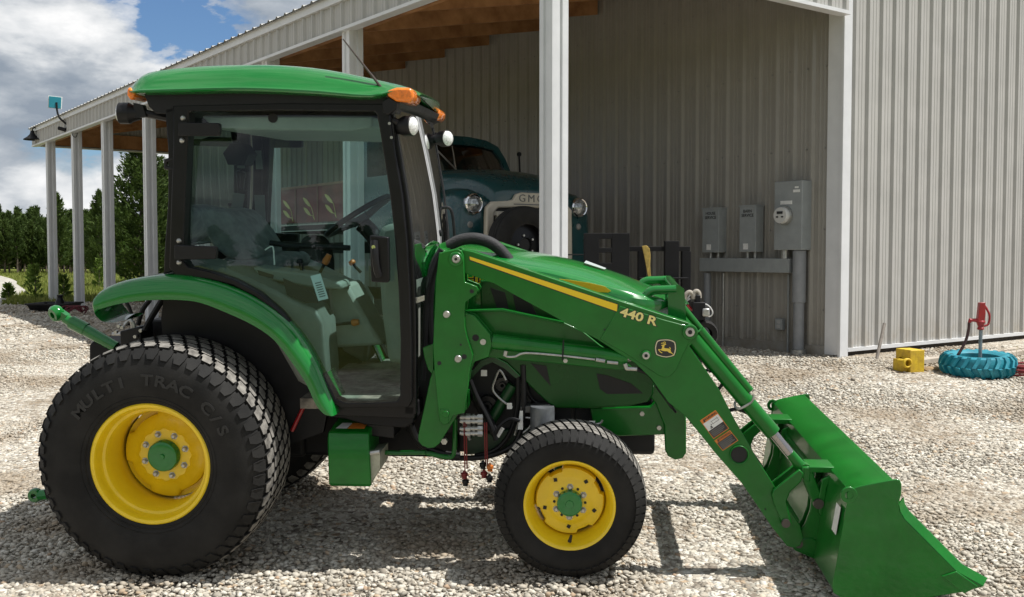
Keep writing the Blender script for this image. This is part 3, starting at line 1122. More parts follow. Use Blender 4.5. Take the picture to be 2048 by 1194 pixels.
# lip turned under
m.grid([[(r[0][0], r[0][1], r[0][2]), (r[0][0], r[0][1] * 0.93, r[0][2] - 0.006), (r[-1][0], r[-1][1] * 0.93, r[-1][2] - 0.006), (r[-1][0], r[-1][1], r[-1][2])] for r in rr])
roof = m.build('cab_roof', GREEN, TR, 45)
m = MB()
m.prism(T(-0.66, [(272, 186), (300, 188), (500, 184), (680, 191), (745, 197), (790, 186), (806, 192), (800, 205), (785, 212), (768, 222), (560, 215), (380, 214), (352, 220), (330, 228), (310, 226), (296, 212), (288, 190)]), -0.655, 0.655)
m.build('roof_underside', BLACKP, roof, bevel=0.012)
m = MB()
m.prism(T(-0.58, [(400, 232), (745, 232), (745, 255), (700, 262), (430, 258)]), -0.57, 0.57)
m.build('headliner', BEIGE, roof, bevel=0.01)
m = MB()
x, z = T1(545, 236, -0.58)
m.disc((x, -0.573, z), 0.022, 0.012, 'y', 16)
m.build('air_vent', BLACKP, roof)
# beacons (turn signals) at roof corners
for s_ in (-1, 1):
    m = MB()
    p = T(-0.60, [(780, 186), (800, 179), (828, 179), (834, 188), (834, 200), (826, 209), (800, 206), (784, 196)])
    if s_ > 0:
        p = [(x - 0.05, z) for x, z in p]
    m.prism(p, s_ * 0.70, s_ * 0.48)
    m.build('front_turn_signal', AMBER, TR, 50, bevel=0.012)
    m = MB()
    p = T(-0.62, [(261, 180), (266, 175), (276, 186), (275, 196), (268, 202), (261, 192)])
    m.prism(p, s_ * 0.66, s_ * 0.50)
    m.build('rear_turn_signal', AMBER, TR, 50, bevel=0.008)


def work_light(px, py, y, aim, rr=0.047, lensr=0.043):
    x, z = T1(px, py, -0.64)
    m = MB()
    M = Matrix.Rotation(aim, 4, 'Z')
    m.lathe([(0.012, -0.10), (0.030, -0.095), (0.040, -0.06), (rr, -0.045), (rr, 0.0), (lensr, 0.004)], 26, (x, y, z), 'x', True, False, M=M)
    o = m.build('work_light', BLACKP, TR)
    m = MB()
    m.lathe([(lensr, 0.001), (lensr * 0.8, 0.010), (lensr * 0.4, 0.016), (0.001, 0.018)], 26, (x, y, z), 'x', M=M)
    m.build('lamp_lens', LENS, o)
    return o


work_light(826, 252, -0.64, R(-22))
work_light(826, 252, 0.52, R(-38))
work_light(236, 226, -0.62, R(180 + 8), 0.050, 0.045)
work_light(236, 226, 0.62, R(180 - 8), 0.050, 0.045)
m = MB()
for s_ in (-1, 1):
    m.prism(T(-0.64, Z1((740, 160), 3.317, [(95, 270), (130, 255), (162, 300), (165, 410), (120, 425), (100, 400)])), s_ * 0.655, s_ * 0.60)
    m.tube(TT(s_ * 0.64, []) if False else [(T1(785, 240, -0.64)[0], s_ * 0.64, T1(785, 240, -0.64)[1]), (T1(806, 250, -0.64)[0], s_ * 0.64, T1(806, 250, -0.64)[1])], 0.016, 8)
    m.tube([(T1(268, 222, -0.62)[0], s_ * 0.62, T1(268, 222, -0.62)[1]), (T1(345, 238, -0.62)[0], s_ * 0.60, T1(345, 238, -0.62)[1])], 0.018, 8)
    m.prism(T(-0.62, [(270, 206), (288, 210), (296, 234), (272, 236)]), s_ * 0.64, s_ * 0.60)
m.split('lamp_bracket', BLACKP, TR)
m = MB()
for px, py in ((779, 247), (783, 275)):
    x, z = T1(px, py, -0.66)
    m.disc((x, -0.657, z), 0.007, 0.012, 'y', 10)
m.split('bracket_bolt', ZINC, TR)
m = MB()
m.tube(TT(-0.66, [(686, 78), (735, 140), (786, 205)]), [0.003, 0.005, 0.008], 8)
an = m.build('radio_antenna', mat('antenna_brown', (0.05, 0.035, 0.028), 0.5), TR)
m = MB()
m.prism(T(-0.66, [(766, 203), (780, 195), (798, 205), (794, 220), (778, 232), (768, 225)]), -0.69, -0.62)
m.build('antenna_base', BLACKP, an, bevel=0.006)

# interior
m = MB()
flz = T1(740, 800, -0.62)[1]
fx0, fx1 = T1(600, 800, -0.6)[0], T1(815, 800, -0.6)[0]
m.box((fx0, -0.60, flz - 0.05), (fx1, 0.60, flz))
m.build('floor_mat', MAT_DIRT, TR)
m = MB()
m.prism(T(-0.55, [(350, 524), (400, 521), (460, 535), (530, 566), (590, 596), (634, 616), (650, 645), (658, 740), (652, 790), (600, 760), (560, 690), (500, 610), (420, 560), (350, 545)]), -0.595, -0.33)
m.prism(T(-0.55, [(350, 524), (400, 521), (460, 535), (530, 566), (590, 596), (634, 616), (650, 645), (658, 740), (652, 790), (600, 760), (560, 690), (500, 610), (420, 560), (350, 545)]), 0.33, 0.595)
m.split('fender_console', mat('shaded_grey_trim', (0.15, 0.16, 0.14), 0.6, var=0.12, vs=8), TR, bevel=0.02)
m = MB()
m.prism(T(-0.30, [(520, 530), (640, 545), (694, 562), (698, 575), (640, 572), (530, 552)]), -0.42, -0.24)
m.build('control_console', mat('grey_console', (0.22, 0.24, 0.21), 0.6), TR, bevel=0.012)
m = MB()
m.prism(T(-0.26, [(655, 575), (695, 568), (715, 605), (740, 650), (767, 690), (660, 697), (662, 640)]), -0.26, 0.05)
m.build('seat_pedestal', BEIGE, TR, bevel=0.02)
m = MB()
m.prism(T(-0.22, Z1((360, 380), 4.264, [(150, 220), (190, 170), (290, 165), (380, 185), (450, 240), (560, 370), (640, 500), (690, 560), (660, 600), (520, 620), (400, 590), (280, 500), (220, 400)])), -0.20, 0.26)
seat = m.build('seat', GREYF, TR, bevel=0.05)
m = MB()
m.prism(T(-0.22, [(440, 515), (560, 512), (575, 525), (570, 545), (450, 545)]), -0.20, 0.26)
m.build('seat_cushion', GREYF, seat, bevel=0.03)
m = MB()
m.prism(T(0.30, Z1((360, 380), 4.264, [(460, 200), (490, 160), (540, 165), (580, 230), (650, 400), (640, 470), (580, 440), (500, 300)])), 0.27, 0.34)
m.build('armrest', GREYF, seat, bevel=0.015)
m = MB()
m.prism(T(-0.598, [(566, 556), (606, 574), (640, 596), (636, 606), (614, 606), (574, 590)]), -0.600, -0.597)
m.prism(T(-0.598, [(515, 540), (548, 550), (546, 558), (518, 550)]), -0.600, -0.597)
m.split('console_recess', DARK, TR, 0)
# steering wheel
sx, sz = T1(716, 432, 0.0)
m = MB()
tilt = Matrix.Rotation(R(-32), 4, 'Y')
ctr = Vector((sx, 0.0, sz))
m.tube([ctr + tilt @ Vector((0.19 * math.cos(t), 0.19 * math.sin(t), 0)) for t in np.linspace(0, 2 * math.pi, 41)[:-1]], 0.015, 8, True)
sw = m.build('steering_wheel', BLACKP, TR)
m = MB()
for a in (0.3, 2.4, 4.5):
    m.tube([ctr + tilt @ Vector((0.19 * math.cos(a), 0.19 * math.sin(a), 0)), ctr + tilt @ Vector((0, 0, -0.03))], [0.013, 0.02], 8)
m.lathe([(0.001, 0.0), (0.045, -0.005), (0.05, -0.04)], 20, ctr, 'z', M=tilt)
m.build('steering_spoke', mat('spoke_grey', (0.05, 0.05, 0.055), 0.5), sw)
m = MB()
bx, bz = T1(765, 520, 0.0)
m.tube(smooth_path([(sx + 0.02, 0, sz - 0.04), (sx + 0.09, 0, sz - 0.12), (bx, 0, bz - 0.02), (bx + 0.06, 0, bz - 0.2)], 4), 0.045, 12)
m.build('steering_column', BLACKP, TR)
m = MB()
m.prism(T(0.0, [(792, 470), (800, 445), (835, 438), (850, 470), (862, 560), (862, 700), (812, 695), (800, 600)]), -0.50, 0.50)
m.build('dashboard', mat('dash_grey', (0.19, 0.20, 0.175), 0.6, var=0.1, vs=8), TR, bevel=0.03)
m = MB()
m.tube(TT(-0.31, [(540, 486), (580, 491), (700, 496)]), 0.014, 8)
m.tube(TT(-0.30, [(566, 492), (600, 494)]), 0.024, 10)
m.build('control_shaft', BLACKP, TR)
for pts, kn, mm in (([(630, 580), (640, 545)], (652, 522), ORANGEP), ([(608, 560), (602, 535)], (600, 524), BLACKP), ([(660, 650), (690, 647)], (708, 645), ORANGEP), ([(722, 545), (712, 535)], (705, 526), ORANGEP)):
    yy = -0.30
    m = MB()
    m.tube(TT(yy, pts + [kn]), 0.008, 8)
    lv = m.build('control_lever', BLACKP, TR)
    m = MB()
    a, b = Vector((pts[-1][0], pts[-1][1])), Vector(kn)
    e = b + (b - a) * 0.55
    s0 = b - (b - a) * 0.25
    m.tube(TT(yy, [tuple(s0), tuple(b), tuple(e)]), [0.015, 0.019, 0.014], 12)
    m.build('lever_knob', mm, lv)
m = MB()
m.prism(T(-0.60, [(621, 552), (641, 547), (657, 597), (637, 602)]), -0.602, -0.600)
m.mi = 1
for q in range(7):
    t0 = 0.30 + q * 0.09
    a = [(621 + 16 * t0 + 4, 552 + 50 * t0 - 1), (641 + 16 * t0 - 4, 547 + 50 * t0 + 1)]
    m.prism(T(-0.6025, [a[0], a[1], (a[1][0] + 0.6, a[1][1] + 2), (a[0][0] + 0.6, a[0][1] + 2)]), -0.6035, -0.6022)
m.build('hang_tag', [mat('pale_tag', (0.50, 0.62, 0.66), 0.5), mat('tag_print', (0.12, 0.15, 0.17), 0.6)], TR, 0)
m = MB()
m.tube(smooth_path(TT(-0.4, [(530, 500), (545, 493), (548, 515), (549, 530)]), 4), 0.004, 6)
m.build('white_wire', WHITE, TR)
m = MB()
m.prism(T(0.50, [(455, 290), (500, 288), (515, 310), (505, 332), (465, 330), (450, 312)]), 0.35, 0.5)
m.tube(TT(0.45, [(475, 335), (495, 345), (490, 380)]), 0.012, 8)
m.build('rear_speaker_pod', BLACKP, TR, bevel=0.02)
m = MB()
m.prism(T(0.565, Z1((230, 100), 2.926, [(822, 588), (858, 588), (868, 698), (828, 698)])), 0.555, 0.558)
m.prism(T(0.565, Z1((230, 100), 2.926, [(818, 848), (878, 848), (886, 1015), (826, 1015)])), 0.555, 0.558)
m.split('pillar_label', mat('pillar_label_grey', (0.18, 0.20, 0.20), 0.5), TR, 0)
# bundle of thin lines at the windscreen's far edge
m = MB()
for k in range(6):
    o = k * 3.2
    pts = [(860 + o * 0.4, 340 + k * 6), (868 + o * 0.8, 400), (866 + o, 470), (872 + o * 0.8, 520)]
    yy = 0.10 + 0.03 * k
    m.mi = 1 if k in (1, 4) else 0
    m.tube(smooth_path(TT(yy, pts), 4), 0.005, 6)
m.mi = 0
for px in (862, 878):
    x, z = T1(px, 466, 0.08)
    m.disc((x, 0.08, z), 0.018, 0.03, 'x', 10)
m.split('hydraulic_line', [BLACKP, mat('pale_line', (0.5, 0.5, 0.46), 0.5)], TR)
m = MB()
m.tube(smooth_path(TT(0.30, [(850, 290), (858, 350), (870, 420)]), 3), 0.006, 6)
m.build('wiper_arm', STEEL, TR)
m = MB()
m.tube(smooth_path(TT(0.45, [(885, 415), (898, 416), (905, 430), (909, 470), (912, 490)]), 4), 0.009, 8)
m.build('mirror_arm', BLACKP, TR)

# ------------------------------------------------------------------ hood
HX = [880, 940, 1000, 1060, 1100, 1150, 1200, 1250, 1290, 1318, 1334, 1340]
CR = [488, 491, 497, 505, 512, 523, 537, 554, 570, 586, 597, 608]
CK = [520, 525, 531, 537, 543, 555, 568, 581, 593, 602, 608, 613]
BT = [660, 668, 675, 680, 680, 680, 676, 660, 636, 618, 614, 613]
rows = []
for px, c, k, b in zip(HX, CR, CK, BT):
    x, zc = T1(px, c, -0.06)
    _, zk = T1(px, k, -0.28)
    _, zbm = T1(px, b, -0.34)
    wf = 1.0 if px < 1250 else max(0.55, 1 - ((px - 1250) / 90) ** 2 * 0.45)
    half = [(-0.34, zbm), (-0.345, zk - (zk - zbm) * 0.75), (-0.345, zk - (zk - zbm) * 0.45), (-0.34, zk - (zk - zbm) * 0.14), (-0.325, zk - 0.004), (-0.315, zk + 0.004), (-0.27, zk + (zc - zk) * 0.30),
            (-0.20, zk + (zc - zk) * 0.66), (-0.11, zk + (zc - zk) * 0.93), (0, zc)]
    half = [(y * wf, z) for y, z in half]
    bow = 0.10 * max(0, (px - 1290) / 50)
    row = [(x + bow * (1 - (y / 0.35) ** 2), y, z) for y, z in half + [(-y, z) for y, z in reversed(half[:-1])]]
    rows.append(row)
dense = [smooth_path([r[j] for r in rows], 3) for j in range(len(rows[0]))]
rr = [list(r) for r in zip(*dense)]
m = MB()
m.grid(rr)
n = len(rr[0])
N0 = (len(rr) - 1) * n
m.f += [tuple(range(n)), tuple(N0 + i for i in range(n - 1, -1, -1))]
m.m += [0, 0]
hood = m.build('hood', GREEN, TR, 30)
# yellow leaf stripe on the hood side
m = MB()
m.prism(T(-0.347, [(1100, 556), (1140, 560), (1180, 566), (1210, 573), (1222, 582), (1216, 585), (1195, 584), (1160, 578), (1125, 569)]), -0.3492, -0.344)
m.build('hood_stripe', YDECAL, hood)
m = MB()
for mi_, bold, yy, ex in ((1, 0.0035, -0.3475, 0.0004), (0, 0.0, -0.3485, 0.0004)):
    x, z = T1(989, 558, -0.35)
    M = Matrix.Translation((x, yy, z)) @ TXZ
    textmb(m, 'JOHN DEERE', 0.056, M, ex, bold, mi_, sx=1.5)
m.build('hood_lettering', [LBLACK, YDECAL], hood, 0, fix=False)
m = MB()
x, z = T1(1182, 527, -0.02)
a, b, c_, d_ = T1(1172, 525, -0.1), T1(1213, 539, -0.1), T1(1213, 541, -0.1), T1(1168, 529, -0.1)
m.add([(a[0], -0.02, a[1] + 0.005), (b[0], -0.06, b[1] + 0.004), (b[0] - 0.01, -0.10, b[1] + 0.001), (a[0] - 0.01, -0.10, a[1] - 0.001)], [(0, 1, 2, 3)])
m.build('hood_sticker', mat('sticker_grey', (0.42, 0.46, 0.45), 0.3), hood, 0)
# side panel under the loader arm with its openings
m = MB()
m.prism(T(-0.36, [(960, 560), (1060, 560), (1200, 640), (1300, 700), (1312, 745), (1306, 790), (1298, 803), (1260, 812), (1180, 817), (1112, 816), (1096, 806), (1068, 780), (1040, 752), (1014, 727), (985, 712), (962, 640)]), -0.362, -0.345)
m.prism(T(-0.36, [(960, 560), (1060, 560), (1200, 640), (1300, 700), (1312, 745), (1306, 790), (1298, 803), (1260, 812), (1180, 817), (1112, 816), (1096, 806), (1068, 780), (1040, 752), (1014, 727), (985, 712), (962, 640)]), 0.345, 0.362)
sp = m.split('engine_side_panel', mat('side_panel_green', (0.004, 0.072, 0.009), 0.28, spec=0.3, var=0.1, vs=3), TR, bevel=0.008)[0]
m = MB()
m.prism(T(-0.365, [(1062, 727), (1093, 732), (1101, 772)]), -0.3655, -0.350)
m.prism(T(-0.365, [(1193, 747), (1215, 751), (1262, 767), (1286, 787), (1214, 788), (1200, 778)]), -0.3655, -0.350)
m.prism(T(-0.365, [(980, 575), (1010, 585), (1018, 620), (995, 618)]), -0.3655, -0.350)
m.prism(T(-0.365, [(1025, 588), (1060, 600), (1078, 640), (1035, 632)]), -0.3655, -0.350)
m.split('cooling_vent', DARK, sp)
m = MB()
m.prism(T(-0.30, [(1180, 815), (1300, 812), (1345, 760), (1352, 770), (1345, 868), (1240, 872), (1190, 866)]), -0.31, -0.26)
m.prism(T(-0.30, [(1180, 815), (1300, 812), (1345, 760), (1352, 770), (1345, 868), (1240, 872), (1190, 866)]), 0.26, 0.31)
m.split('front_frame', GREEN2, TR, bevel=0.008)
m = MB()
for px, py in ((1284, 827), (1318, 855)):
    x, z = T1(px, py, -0.31)
    m.disc((x, -0.315, z), 0.012, 0.014, 'y', 6)
m.split('frame_bolt', ZINC, TR)
m = MB()
pl = T(-0.33, [(1250, 735), (1290, 735), (1325, 765), (1345, 760), (1372, 835), (1372, 905), (1365, 916), (1350, 919), (1336, 912), (1330, 900), (1328, 850), (1310, 805)])
m.prism(pl, -0.34, -0.315)
m.prism(pl, 0.315, 0.34)
m.split('guard_support_plate', GREEN2, TR, bevel=0.006)
# headlamp and nose
m = MB()
p = T(-0.20, [(1296, 609), (1336, 612), (1337, 640), (1296, 640)])
m.prism(p, -0.22, 0.22)
nz = m.build('grille', BLACKP, TR, bevel=0.01)
for s_ in (-1, 1):
    m = MB()
    m.prism(T(-0.22, [(1299, 616), (1337, 610), (1338, 630), (1300, 630)]), s_ * 0.235, s_ * 0.10)
    m.build('headlight', LENS, nz, bevel=0.006)
# brush guard
gp = [(1288, 632), (1287, 606), (1293, 590), (1306, 581), (1325, 580), (1352, 579)]
m = MB()
for s_ in (-1, 1):
    m.tube(smooth_path([(x, s_ * 0.27, z) for x, z in T(-0.27, gp)], 4), 0.023, 12)
p = T(-0.27, [(1335, 590), (1342, 574), (1358, 570), (1368, 578), (1372, 640), (1372, 760), (1340, 760), (1336, 640)])
m.prism(p, -0.285, -0.25)
m.prism(p, 0.25, 0.285)
x, z = T1(1353, 579, -0.27)
m.tube([(x, -0.27, z), (x, 0.27, z)], 0.024, 12)
for zz in (0.13, 0.24):
    m.box((x - 0.01, -0.27, z - zz), (x + 0.01, 0.27, z - zz + 0.04))
m.build('brush_guard', GREEN, TR)

# ------------------------------------------------------------------ loader masts
def pin(mb, px, py, y, r, h, sides=24, out=1):
    x, z = T1(px, py, y)
    mb.lathe([(r * 1.0, 0.0), (r * 1.0, -h * 0.7), (r * 0.92, -h), (r * 0.55, -h), (r * 0.5, -h * 0.4), (0.001, -h * 0.4)], sides, (x, y, z))


mast = T(-0.60, [(878, 506), (915, 498), (923, 502), (927, 512), (929, 564), (940, 568), (953, 573), (957, 580), (953, 588), (931, 604), (929, 622), (930, 655), (934, 674), (946, 711), (939, 741), (937, 768), (929, 826), (906, 831), (897, 848), (886, 850), (879, 842), (877, 825), (869, 745), (866, 694), (869, 621), (872, 560)])
lobe = T(-0.55, [(868, 738), (862, 755), (838, 868), (838, 880), (846, 889), (858, 894), (870, 893), (880, 885), (914, 832), (938, 760), (940, 740)])
ear = T(-0.54, [(846, 695), (868, 686), (868, 750), (857, 738), (850, 716)])
lug = T(-0.575, [(926, 624), (949, 632), (980, 669), (983, 688), (977, 714), (948, 724), (938, 748), (930, 756)])
for s_ in (-1, 1):
    m = MB()
    m.prism(mast, s_ * 0.60, s_ * 0.575)
    m.prism(lobe, s_ * 0.572, s_ * 0.53)
    m.prism(ear, s_ * 0.555, s_ * 0.53)
    m.prism(lug, s_ * 0.574, s_ * 0.552)
    m.prism(mast[:11] + mast[-6:], s_ * 0.475, s_ * 0.455)
    m.prism(lobe, s_ * 0.50, s_ * 0.455)
    m.prism(lug, s_ * 0.50, s_ * 0.48)
    x, z = T1(892, 828, -0.60)
    m.disc((x, s_ * 0.60, z), 0.016, 0.016, 'y', 20)
    m.prism(T(-0.60, [(880, 818), (897, 818), (897, 846), (888, 849), (880, 843)]), s_ * 0.604, s_ * 0.599)
    x, z = T1(912, 518, -0.60)
    m.lathe([(0.034, 0), (0.034, -0.008), (0.030, -0.010), (0.02, -0.010)], 28, (x, s_ * 0.60, z)) if s_ < 0 else m.disc((x, s_ * 0.60, z), 0.034, 0.02)
    # spacer web between the plates, so the mast is one weldment
    a, b = T1(885, 640, -0.6), T1(885, 820, -0.6)
    m.box((a[0] - 0.015, min(s_ * 0.58, s_ * 0.46), b[1]), (a[0] + 0.005, max(s_ * 0.58, s_ * 0.46), a[1]))
    m.box((a[0] - 0.02, min(s_ * 0.50, s_ * 0.22), b[1] - 0.02), (a[0] + 0.10, max(s_ * 0.50, s_ * 0.22), b[1] + 0.06))
    mo = m.build('loader_mast', GREEN2, TR, 30, bevel=0.004)
    m = MB()
    for px, py, r in ((912, 518, 0.020), (893, 629, 0.017), (916, 718, 0.0175)):
        x, z = T1(px, py, -0.61)
        m.lathe([(r, 0.004), (r, -0.008), (r * 0.85, -0.012), (0.001, -0.012)], 20, (x, s_ * 0.604, z)) if s_ < 0 else m.disc((x, s_ * 0.606, z), r, 0.02)
    m.split('pivot_pin', ZINC, mo)
    m = MB()
    for px, py, r in ((912, 518, 0.007), (943, 583, 0.010), (878, 727, 0.010), (921, 690, 0.005), (928, 714, 0.012)):
        x, z = T1(px, py, -0.61)
        m.disc((x, s_ * (0.616 if r < 0.008 and py < 600 else 0.6005), z), r, 0.002 if py > 530 else 0.003, 'y', 14)
    m.split('pin_hole', DARK, mo)

# ------------------------------------------------------------------ loader arms
arm_px = [(900, 508), (925, 499), (945, 503), (1100, 555), (1240, 602), (1330, 631), (1375, 645), (1389, 653), (1396, 664), (1394, 678), (1379, 692), (1386, 703), (1439, 780), (1467, 835), (1515, 919), (1546, 967), (1575, 1015), (1600, 1050), (1607, 1075),
          (1600, 1092), (1588, 1096), (1574, 1092), (1546, 1057), (1484, 967), (1432, 908), (1400, 868), (1371, 833), (1337, 805), (1302, 757), (1270, 726), (1235, 705), (1195, 679), (1135, 648), (1068, 611), (988, 567), (929, 546), (905, 540)]
armp = T(-0.57, arm_px)
for s_ in (-1, 1):
    m = MB()
    m.prism(armp, s_ * 0.57, s_ * 0.49)
    # raised gusset plate round the knee
    gus = T(-0.573, [(1240, 612), (1330, 640), (1384, 654), (1391, 668), (1375, 690), (1352, 740), (1340, 752), (1328, 755), (1316, 750), (1250, 706), (1200, 678)])
    m.prism(gus, s_ * 0.576, s_ * 0.56)
    for px, py, r in ((1380, 664, 0.036), (1292, 711, 0.024)):
        x, z = T1(px, py, -0.58)
        m.lathe([(r, 0), (r, -0.012), (r * 0.9, -0.016), (r * 0.6, -0.016)], 26, (x, s_ * 0.576, z)) if s_ < 0 else m.disc((x, s_ * 0.58, z), r, 0.02)
    x, z = T1(1478, 909, -0.57)
    if s_ < 0:
        m.lathe([(0.036, 0.02), (0.044, -0.002), (0.046, -0.012), (0.040, -0.012), (0.038, 0.03)], 30, (x, -0.57, z))
    arm = m.build('loader_arm', GREEN2, TR, 30, bevel=0.007)
    m = MB()
    for px, py, r in ((1380, 664, 0.021), (1292, 711, 0.017)):
        x, z = T1(px, py, -0.59)
        m.lathe([(r, 0.002), (r, -0.004), (r * 0.5, -0.005), (r * 0.4, 0.0)], 20, (x, s_ * 0.592, z)) if s_ < 0 else m.disc((x, s_ * 0.59, z), r, 0.01)
    m.split('pivot_pin', ZINC, arm)
    m = MB()
    for px, py, r in ((1380, 664, 0.009), (1292, 711, 0.007), (1209, 660, 0.004), (1381, 848, 0.004), (1532, 1021, 0.004)):
        x, z = T1(px, py, -0.59)
        m.disc((x, s_ * (0.5925 if r > 0.005 else 0.571), z), r, 0.002, 'y', 12)
    x, z = T1(1478, 909, -0.57)
    m.disc((x, s_ * 0.5715, z), 0.037, 0.002, 'y', 28)
    m.split('pin_hole', DARK, arm)
    m = MB()
    st = [(939, 513), (1235, 609), (1234, 623), (940, 519.5)]
    m.mi = 1
    m.prism(T(-0.5715, [(938, 512), (1237, 608), (1236, 625.5), (938, 521)]), s_ * 0.5714, s_ * 0.569)
    m.mi = 0
    m.prism(T(-0.572, st), s_ * 0.5722, s_ * 0.569)
    m.build('arm_stripe', [YDECAL, LBLACK], arm, 0)
    if s_ < 0:
        m = MB()
        for mi_, bold, yy in ((1, 0.0045, -0.5765), (0, 0.0016, -0.5775)):
            x, z = T1(1277, 634, -0.577)
            M = Matrix.Translation((x, yy, z)) @ Matrix.Rotation(R(16), 4, 'Y') @ TXZ
            textmb(m, '440 R', 0.056, M, 0.0004, bold, mi_, sx=1.30, spacing=1.0)
        m.build('arm_lettering', [mat('pale_yellow_decal', (0.78, 0.68, 0.25), 0.45), LBLACK], arm, 0, fix=False)
        # emblem: leaping deer on a black shield with a pale border
        E = lambda p: T(-0.58, Z1((1300, 670), 23.88, p))
        shield = [(345, 290), (480, 235), (740, 215), (900, 225), (1060, 265), (1190, 335), (1230, 480), (1240, 660), (1210, 840), (1150, 985), (980, 1040), (780, 1070), (580, 1045), (400, 985), (300, 930), (262, 780), (245, 620), (270, 470), (310, 350)]
        cxs, cys = 742, 642

        def sc_(f):
            return [(cxs + (x - cxs) * f, cys + (y - cys) * f) for x, y in shield]
        m = MB()
        m.mi = 0
        m.prism(E(sc_(1.07)), -0.5775, -0.575)
        m.mi = 1
        m.prism(E(sc_(1.0)), -0.5782, -0.575)
        m.mi = 0
        m.prism(E(sc_(0.91)), -0.5789, -0.575)
        m.mi = 2
        deer = [(525, 490), (580, 480), (640, 450), (690, 440), (785, 438), (760, 470), (700, 482), (680, 560), (680, 620), (740, 635), (900, 650), (950, 660), (985, 720), (1000, 800), (1060, 860), (1110, 910), (1150, 980), (1115, 965), (1065, 905), (1000, 872), (900, 840), (860, 792), (800, 772), (700, 775), (600, 757),
                (500, 718), (445, 728), (505, 790), (600, 852), (570, 872), (480, 825), (388, 708), (410, 672), (470, 680), (540, 688), (570, 620), (580, 560), (598, 518), (545, 515)]
        m.prism(E(deer), -0.5796, -0.576)
        for q in ([(915, 585), (950, 575), (1005, 660), (960, 672)], [(680, 445), (705, 400), (708, 350), (670, 310), (715, 312), (748, 360), (738, 420), (720, 450)], [(690, 415), (600, 405), (530, 425), (525, 405), (600, 375), (690, 385)],
                  [(575, 395), (548, 370), (572, 365), (602, 385)], [(640, 390), (618, 335), (645, 330), (668, 385)]):
            m.prism(E(q), -0.5796, -0.576)
        m.build('emblem', [LBLACK, CREAM, mat('deer_yellow', (0.75, 0.56, 0.08), 0.45)], arm, 0)
        # two warning labels
        W = lambda p, y=-0.571: T(y, Z1((1390, 810), 11.94, p))

        def quad(u0, v0, u1, v1, A, B, C_):
            """sub-rectangle of a label with corner A, width vector B, height vector C_"""
            f = lambda u, v: (A[0] + B[0] * u + C_[0] * v, A[1] + B[1] * u + C_[1] * v)
            return [f(u0, v0), f(u1, v0), f(u1, v1), f(u0, v1)]
        for A, B, C_, pic in (((118, 372), (372, -252), (325, 440), True), ((462, 850), (372, -250), (200, 245), False)):
            m = MB()
            m.mi = 0
            m.prism(W(quad(0, 0, 1, 1, A, B, C_)), -0.5712, -0.5695)
            if pic:
                m.mi = 2
                m.prism(W(quad(0.03, 0.2, 0.97, 0.60, A, B, C_)), -0.5717, -0.5695)
                m.mi = 1
                m.prism(W(quad(0.03, 0.60, 0.97, 0.97, A, B, C_)), -0.5717, -0.5695)
                for q in ([(0.25, 0.46), (0.32, 0.46), (0.36, 0.56), (0.30, 0.58)], [(0.33, 0.40), (0.38, 0.40), (0.38, 0.45), (0.33, 0.45)], [(0.22, 0.52), (0.28, 0.50), (0.26, 0.57), (0.2, 0.58)]):
                    f = lambda u, v: (A[0] + B[0] * u + C_[0] * v, A[1] + B[1] * u + C_[1] * v)
                    m.prism(W([f(u, v) for u, v in q]), -0.5722, -0.5695)
                m.mi = 3
                for q in ((0.42, 0.3, 0.85, 0.32), (0.42, 0.42, 0.85, 0.44), (0.45, 0.3, 0.47, 0.44), (0.82, 0.26, 0.84, 0.44)):
                    m.prism(W(quad(*q, A, B, C_)), -0.5722, -0.5695)
                lines = [(0.08, 0.66, 0.8), (0.08, 0.74, 0.88), (0.08, 0.81, 0.84), (0.08, 0.88, 0.7)]
            else:
                m.mi = 1
                m.prism(W(quad(0.03, 0.28, 0.97, 0.95, A, B, C_)), -0.5717, -0.5695)
                lines = [(0.08, 0.36, 0.9), (0.08, 0.50, 0.86), (0.08, 0.62, 0.8), (0.08, 0.74, 0.88), (0.08, 0.85, 0.6)]
            m.mi = 3
            for (u0, v0, u1) in lines:
                m.prism(W(quad(u0, v0, u1, v0 + (0.035 if pic else 0.06), A, B, C_)), -0.5722, -0.5695)
            hv = 0.10 if pic else 0.14
            ctr = quad(0.56, hv, 0.56, hv, A, B, C_)[0]
            x, z = W([ctr])[0]
            ang = math.atan2(B[1], B[0])
            M = Matrix.Translation((x, -0.572, z)) @ Matrix.Rotation(ang, 4, 'Y') @ TXZ
            textmb(m, 'WARNING', 0.0145, M, 0.0003, 0.0004, 1)
            m.mi = 1
            f = lambda u, v: (A[0] + B[0] * u + C_[0] * v, A[1] + B[1] * u + C_[1] * v)
            m.prism(W([f(0.10, hv * 1.7), f(0.22, hv * 1.7), f(0.16, hv * 0.35)]), -0.5722, -0.5695)
            m.build('warning_label', [LORANGE, LBLACK, WHITE, mat('label_grey', (0.15, 0.15, 0.15), 0.5)], arm, 0)

# torque tube between the arms
m = MB()
x, z = T1(1478, 909, -0.57)
m.tube([(x, -0.50, z), (x, 0.50, z)], 0.047, 20)
m.build('torque_tube', GREEN2, TR)

